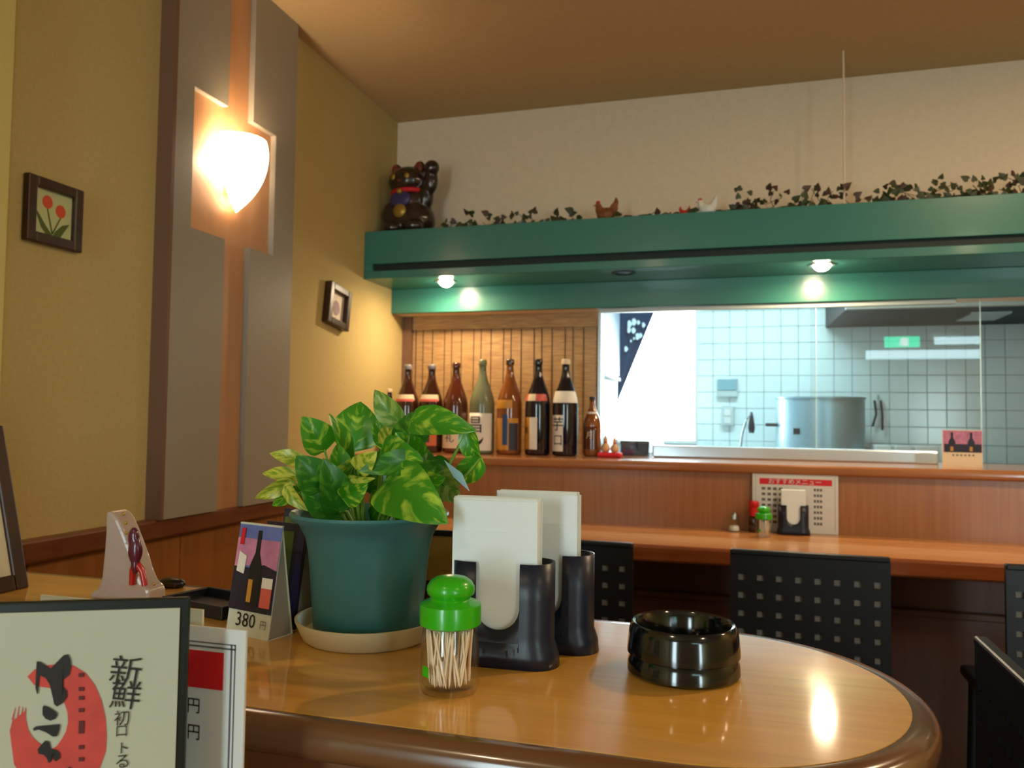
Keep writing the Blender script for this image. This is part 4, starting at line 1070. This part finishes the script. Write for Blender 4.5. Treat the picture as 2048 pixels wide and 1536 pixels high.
# ---- standing frame at the left edge
sf = thing('standing_frame', 'dark wooden picture stand leaning at the left picture edge', 'frame', (-.947, .878, T)); 
dXt = ony(8, 850, .878); lean = math.atan2(-.947 - dXt.x, dXt.z - T)
sf.rotation_euler = (0, -lean, 0)
hh = (dXt.z - T) / math.cos(lean); ww = .16
obj('frame_side', box(-.018, 0, -.020, 0, 0, hh, .003), 'dark_frame', sf); obj('frame_side', box(-.018, 0, -ww, -ww + .02, 0, hh, .003), 'dark_frame', sf)
obj('frame_bottom', box(-.018, 0, -ww + .02, -.020, 0, .022, .003), 'dark_frame', sf); obj('frame_top', box(-.018, 0, -ww + .02, -.020, hh - .022, hh, .003), 'dark_frame', sf)
obj('picture', box(-.012, -.006, -ww + .018, -.018, .02, hh - .02), 'cream', sf)
obj('prop', tube([(-.018, -ww / 2, hh * .7), (-.06, -ww / 2, .02)], .004, 6), 'dark_frame', sf)
# ---- card behind the pot
cb0 = ony(850, 1130, .925); cb1 = ony(930, 1130, .925); zc = ony(880, 1062, .925).z
cbk = thing('menu_card', 'tan menu card with black top edge standing behind the plant pot', 'menu', ((cb0.x + cb1.x) / 2 - .03, .925, T))
wq = .075
K['tan_card'] = mat('tan_card', (170, 140, 70), .6, noise=(.08, 30))
obj('card_board', box(-wq, wq, 0, .004, 0, zc - T, .001), 'tan_card', cbk)
obj('black_edge', box(-wq, wq, -.002, .006, zc - T - .006, zc - T + .001, .001), 'ink', cbk)
obj('red_patch', box(wq * .05, wq * .62, -.0006, 0, .012, .040), 'redbrown_glass', cbk)
obj('foot', box(-wq, wq, -.012, .016, 0, .003), 'ink', cbk)

# ================================================================ menus in the foreground
MA = Vector((-.36, .46, .997)); MU = Vector((.89, .457, 0)).normalized(); MN = Vector((MU.y, -MU.x, 0)); ZT = .735
mrz = math.atan2(MU.y, MU.x)
mn = thing('menu_book', 'large dark-bordered menu with red brush circle in the foreground', 'menu', (MA.x, MA.y, ZT), mrz)
Mi = (Matrix.Translation((MA.x, MA.y, ZT)) @ Matrix.Rotation(mrz, 4, 'Z')).inverted()
def mp_(px, py, off=0.0):
    r = ray(px, py); t_ = (MA - CAM).dot(MN) / r.dot(MN); p = Mi @ (CAM + r * t_); return Vector((p.x, -off, p.z))
MW, MH = .235, MA.z - ZT
obj('cover', box(-MW, 0, 0, .006, 0, MH, .0015), 'menu_cover', mn)
pr_ = mp_(358, 1300); pt_ = mp_(200, 1220)
mpg = obj('page', box(-MW + .012, pr_.x, -.0012, 0, .010, pt_.z), 'menu_page', mn)
def trace(pts, sc, ox, oy, off): return [mp_(ox + a / sc, oy + b / sc, off) for a, b in pts]
outer = [(340, 430), (430, 340), (600, 290), (760, 280), (900, 300), (1040, 390), (1150, 530), (1230, 720), (1275, 920), (1290, 1120), (1280, 1320), (1210, 1520), (1050, 1680), (800, 1760), (500, 1740), (280, 1640), (180, 1480), (150, 1250), (130, 1080), (160, 960)]
inner = [(420, 530), (480, 550), (560, 560), (620, 570), (700, 640), (780, 740), (820, 860), (825, 980), (800, 1090), (750, 1180), (690, 1260), (650, 1285), (620, 1290), (580, 1280), (520, 1250), (470, 1215), (400, 1150), (350, 1060), (325, 950), (315, 840)]
Vr = trace(outer, 6, 0, 1280, .0016) + trace(inner, 6, 0, 1280, .0016); n = len(outer)
obj('red_circle_print', mesh(Vr, [(i, i + 1, n + i + 1, n + i) for i in range(n - 1)]), 'red_brush', mpg)
for k, (a, b) in enumerate((((150, 950), (195, 800)), ((205, 960), (240, 780)), ((255, 930), (285, 790)), ((300, 880), (318, 800)))):
    obj('brush_streak_print', mesh(trace([(a[0], a[1]), (a[0] + 22, a[1]), (b[0] + 6, b[1]), (b[0], b[1])], 6, 0, 1280, .0017), [(0, 1, 2, 3)]), 'red_brush', mpg)
G = [[(455, 245), (500, 250), (620, 330), (780, 170), (830, 160), (860, 220), (870, 310), (850, 400), (770, 470), (760, 530), (820, 600), (820, 670), (770, 740), (700, 785), (665, 760), (640, 640), (610, 520), (560, 440), (490, 410), (470, 480), (472, 630), (460, 635), (440, 560), (450, 400), (460, 320)],
     [(540, 770), (600, 790), (690, 850), (705, 880), (680, 930), (620, 955), (560, 930), (525, 880), (525, 800)],
     [(410, 1050), (440, 1025), (560, 1010), (735, 995), (730, 1060), (700, 1140), (650, 1145), (560, 1090), (480, 1060), (420, 1075)],
     [(510, 1240), (560, 1190), (610, 1210), (625, 1290), (690, 1300), (735, 1340), (740, 1400), (690, 1440), (655, 1420), (660, 1350), (630, 1340), (630, 1440), (600, 1460), (575, 1400), (540, 1360), (480, 1350), (465, 1300)],
     [(810, 1536), (840, 1505), (880, 1520), (890, 1580), (820, 1600)]]
for g in G: obj('brush_lettering', flat(trace(g, 6, 0, 1280, .0022)), 'ink', mpg)
def mtext(s, px, py, size, m='ink', rot=0.0):
    me = text_mesh(s, size)
    if rot: me.transform(Matrix.Rotation(rot, 4, 'Z'))
    p = mp_(px, py); upright(me, Matrix.Translation((p.x, -.0022, p.z))); obj('lettering', me, m, mpg)
mtext('新', 253, 1345, .021, 'ink', R_(-8)); mtext('鮮', 253, 1392, .020, 'ink', R_(-8)); mtext('初', 246, 1436, .0105, 'ink', 0); mtext('口', 245, 1461, .0085); mtext('ト', 248, 1495, .0085); mtext('る', 247, 1522, .0105)
for k, py in enumerate((1348, 1376, 1394, 1418, 1452, 1492, 1516)):
    p = mp_(165, py); hgt = .0024 if py != 1452 else .008
    obj('small_print', box(p.x - .0016, p.x + .0016, -.0024, -.0018, p.z - hgt / 2, p.z + hgt / 2), 'ink_red', mpg)
# second menu
m2 = thing('menu_sheet', 'white laminated menu with red block beside the dark-bordered menu', 'menu', (0, .495, ZT))
def m2p(px, py): p = ony(px, py, .495); return p.x, p.z - ZT
xr, ztp = m2p(492, 1262); 
m2s = obj('sheet', box(xr - .20, xr, 0, .0025, 0, ztp, .0005), 'white', m2)
xa, za = m2p(472, 1290); 
for i_, w__ in ((0, .0007), (.0028, .0011)):
    obj('border_line', box(xa - i_ - w__, xa - i_, -.0006, 0, .01, za), 'ink_grey', m2s); obj('border_line', box(xa - .18, xa, -.0006, 0, za - i_ - w__, za - i_), 'ink_grey', m2s)
a0, c0_ = m2p(448, 1306); _, c1_ = m2p(448, 1381)
obj('red_block', box(a0 - .07, a0, -.0008, 0, c1_, c0_), 'red', m2s)
for py in (1412, 1465):
    xx, z_ = m2p(389, py); me = upright(text_mesh('円', .012), Matrix.Translation((xx, -.001, z_))); obj('lettering', me, 'ink', m2s)
# third card
m3 = thing('menu_sheet', 'narrow cream menu sheet peeking out behind the white menu', 'menu', (0, .503, ZT))
x3, z3 = (ony(405, 1220, .503).x, ony(405, 1220, .503).z - ZT)
obj('sheet', box(x3 - .15, x3, 0, .002, 0, z3), 'cream', m3)
obj('border_line', box(x3 - .14, x3 - .139, -.0005, 0, .01, z3 - .01), 'ink_grey', m3)
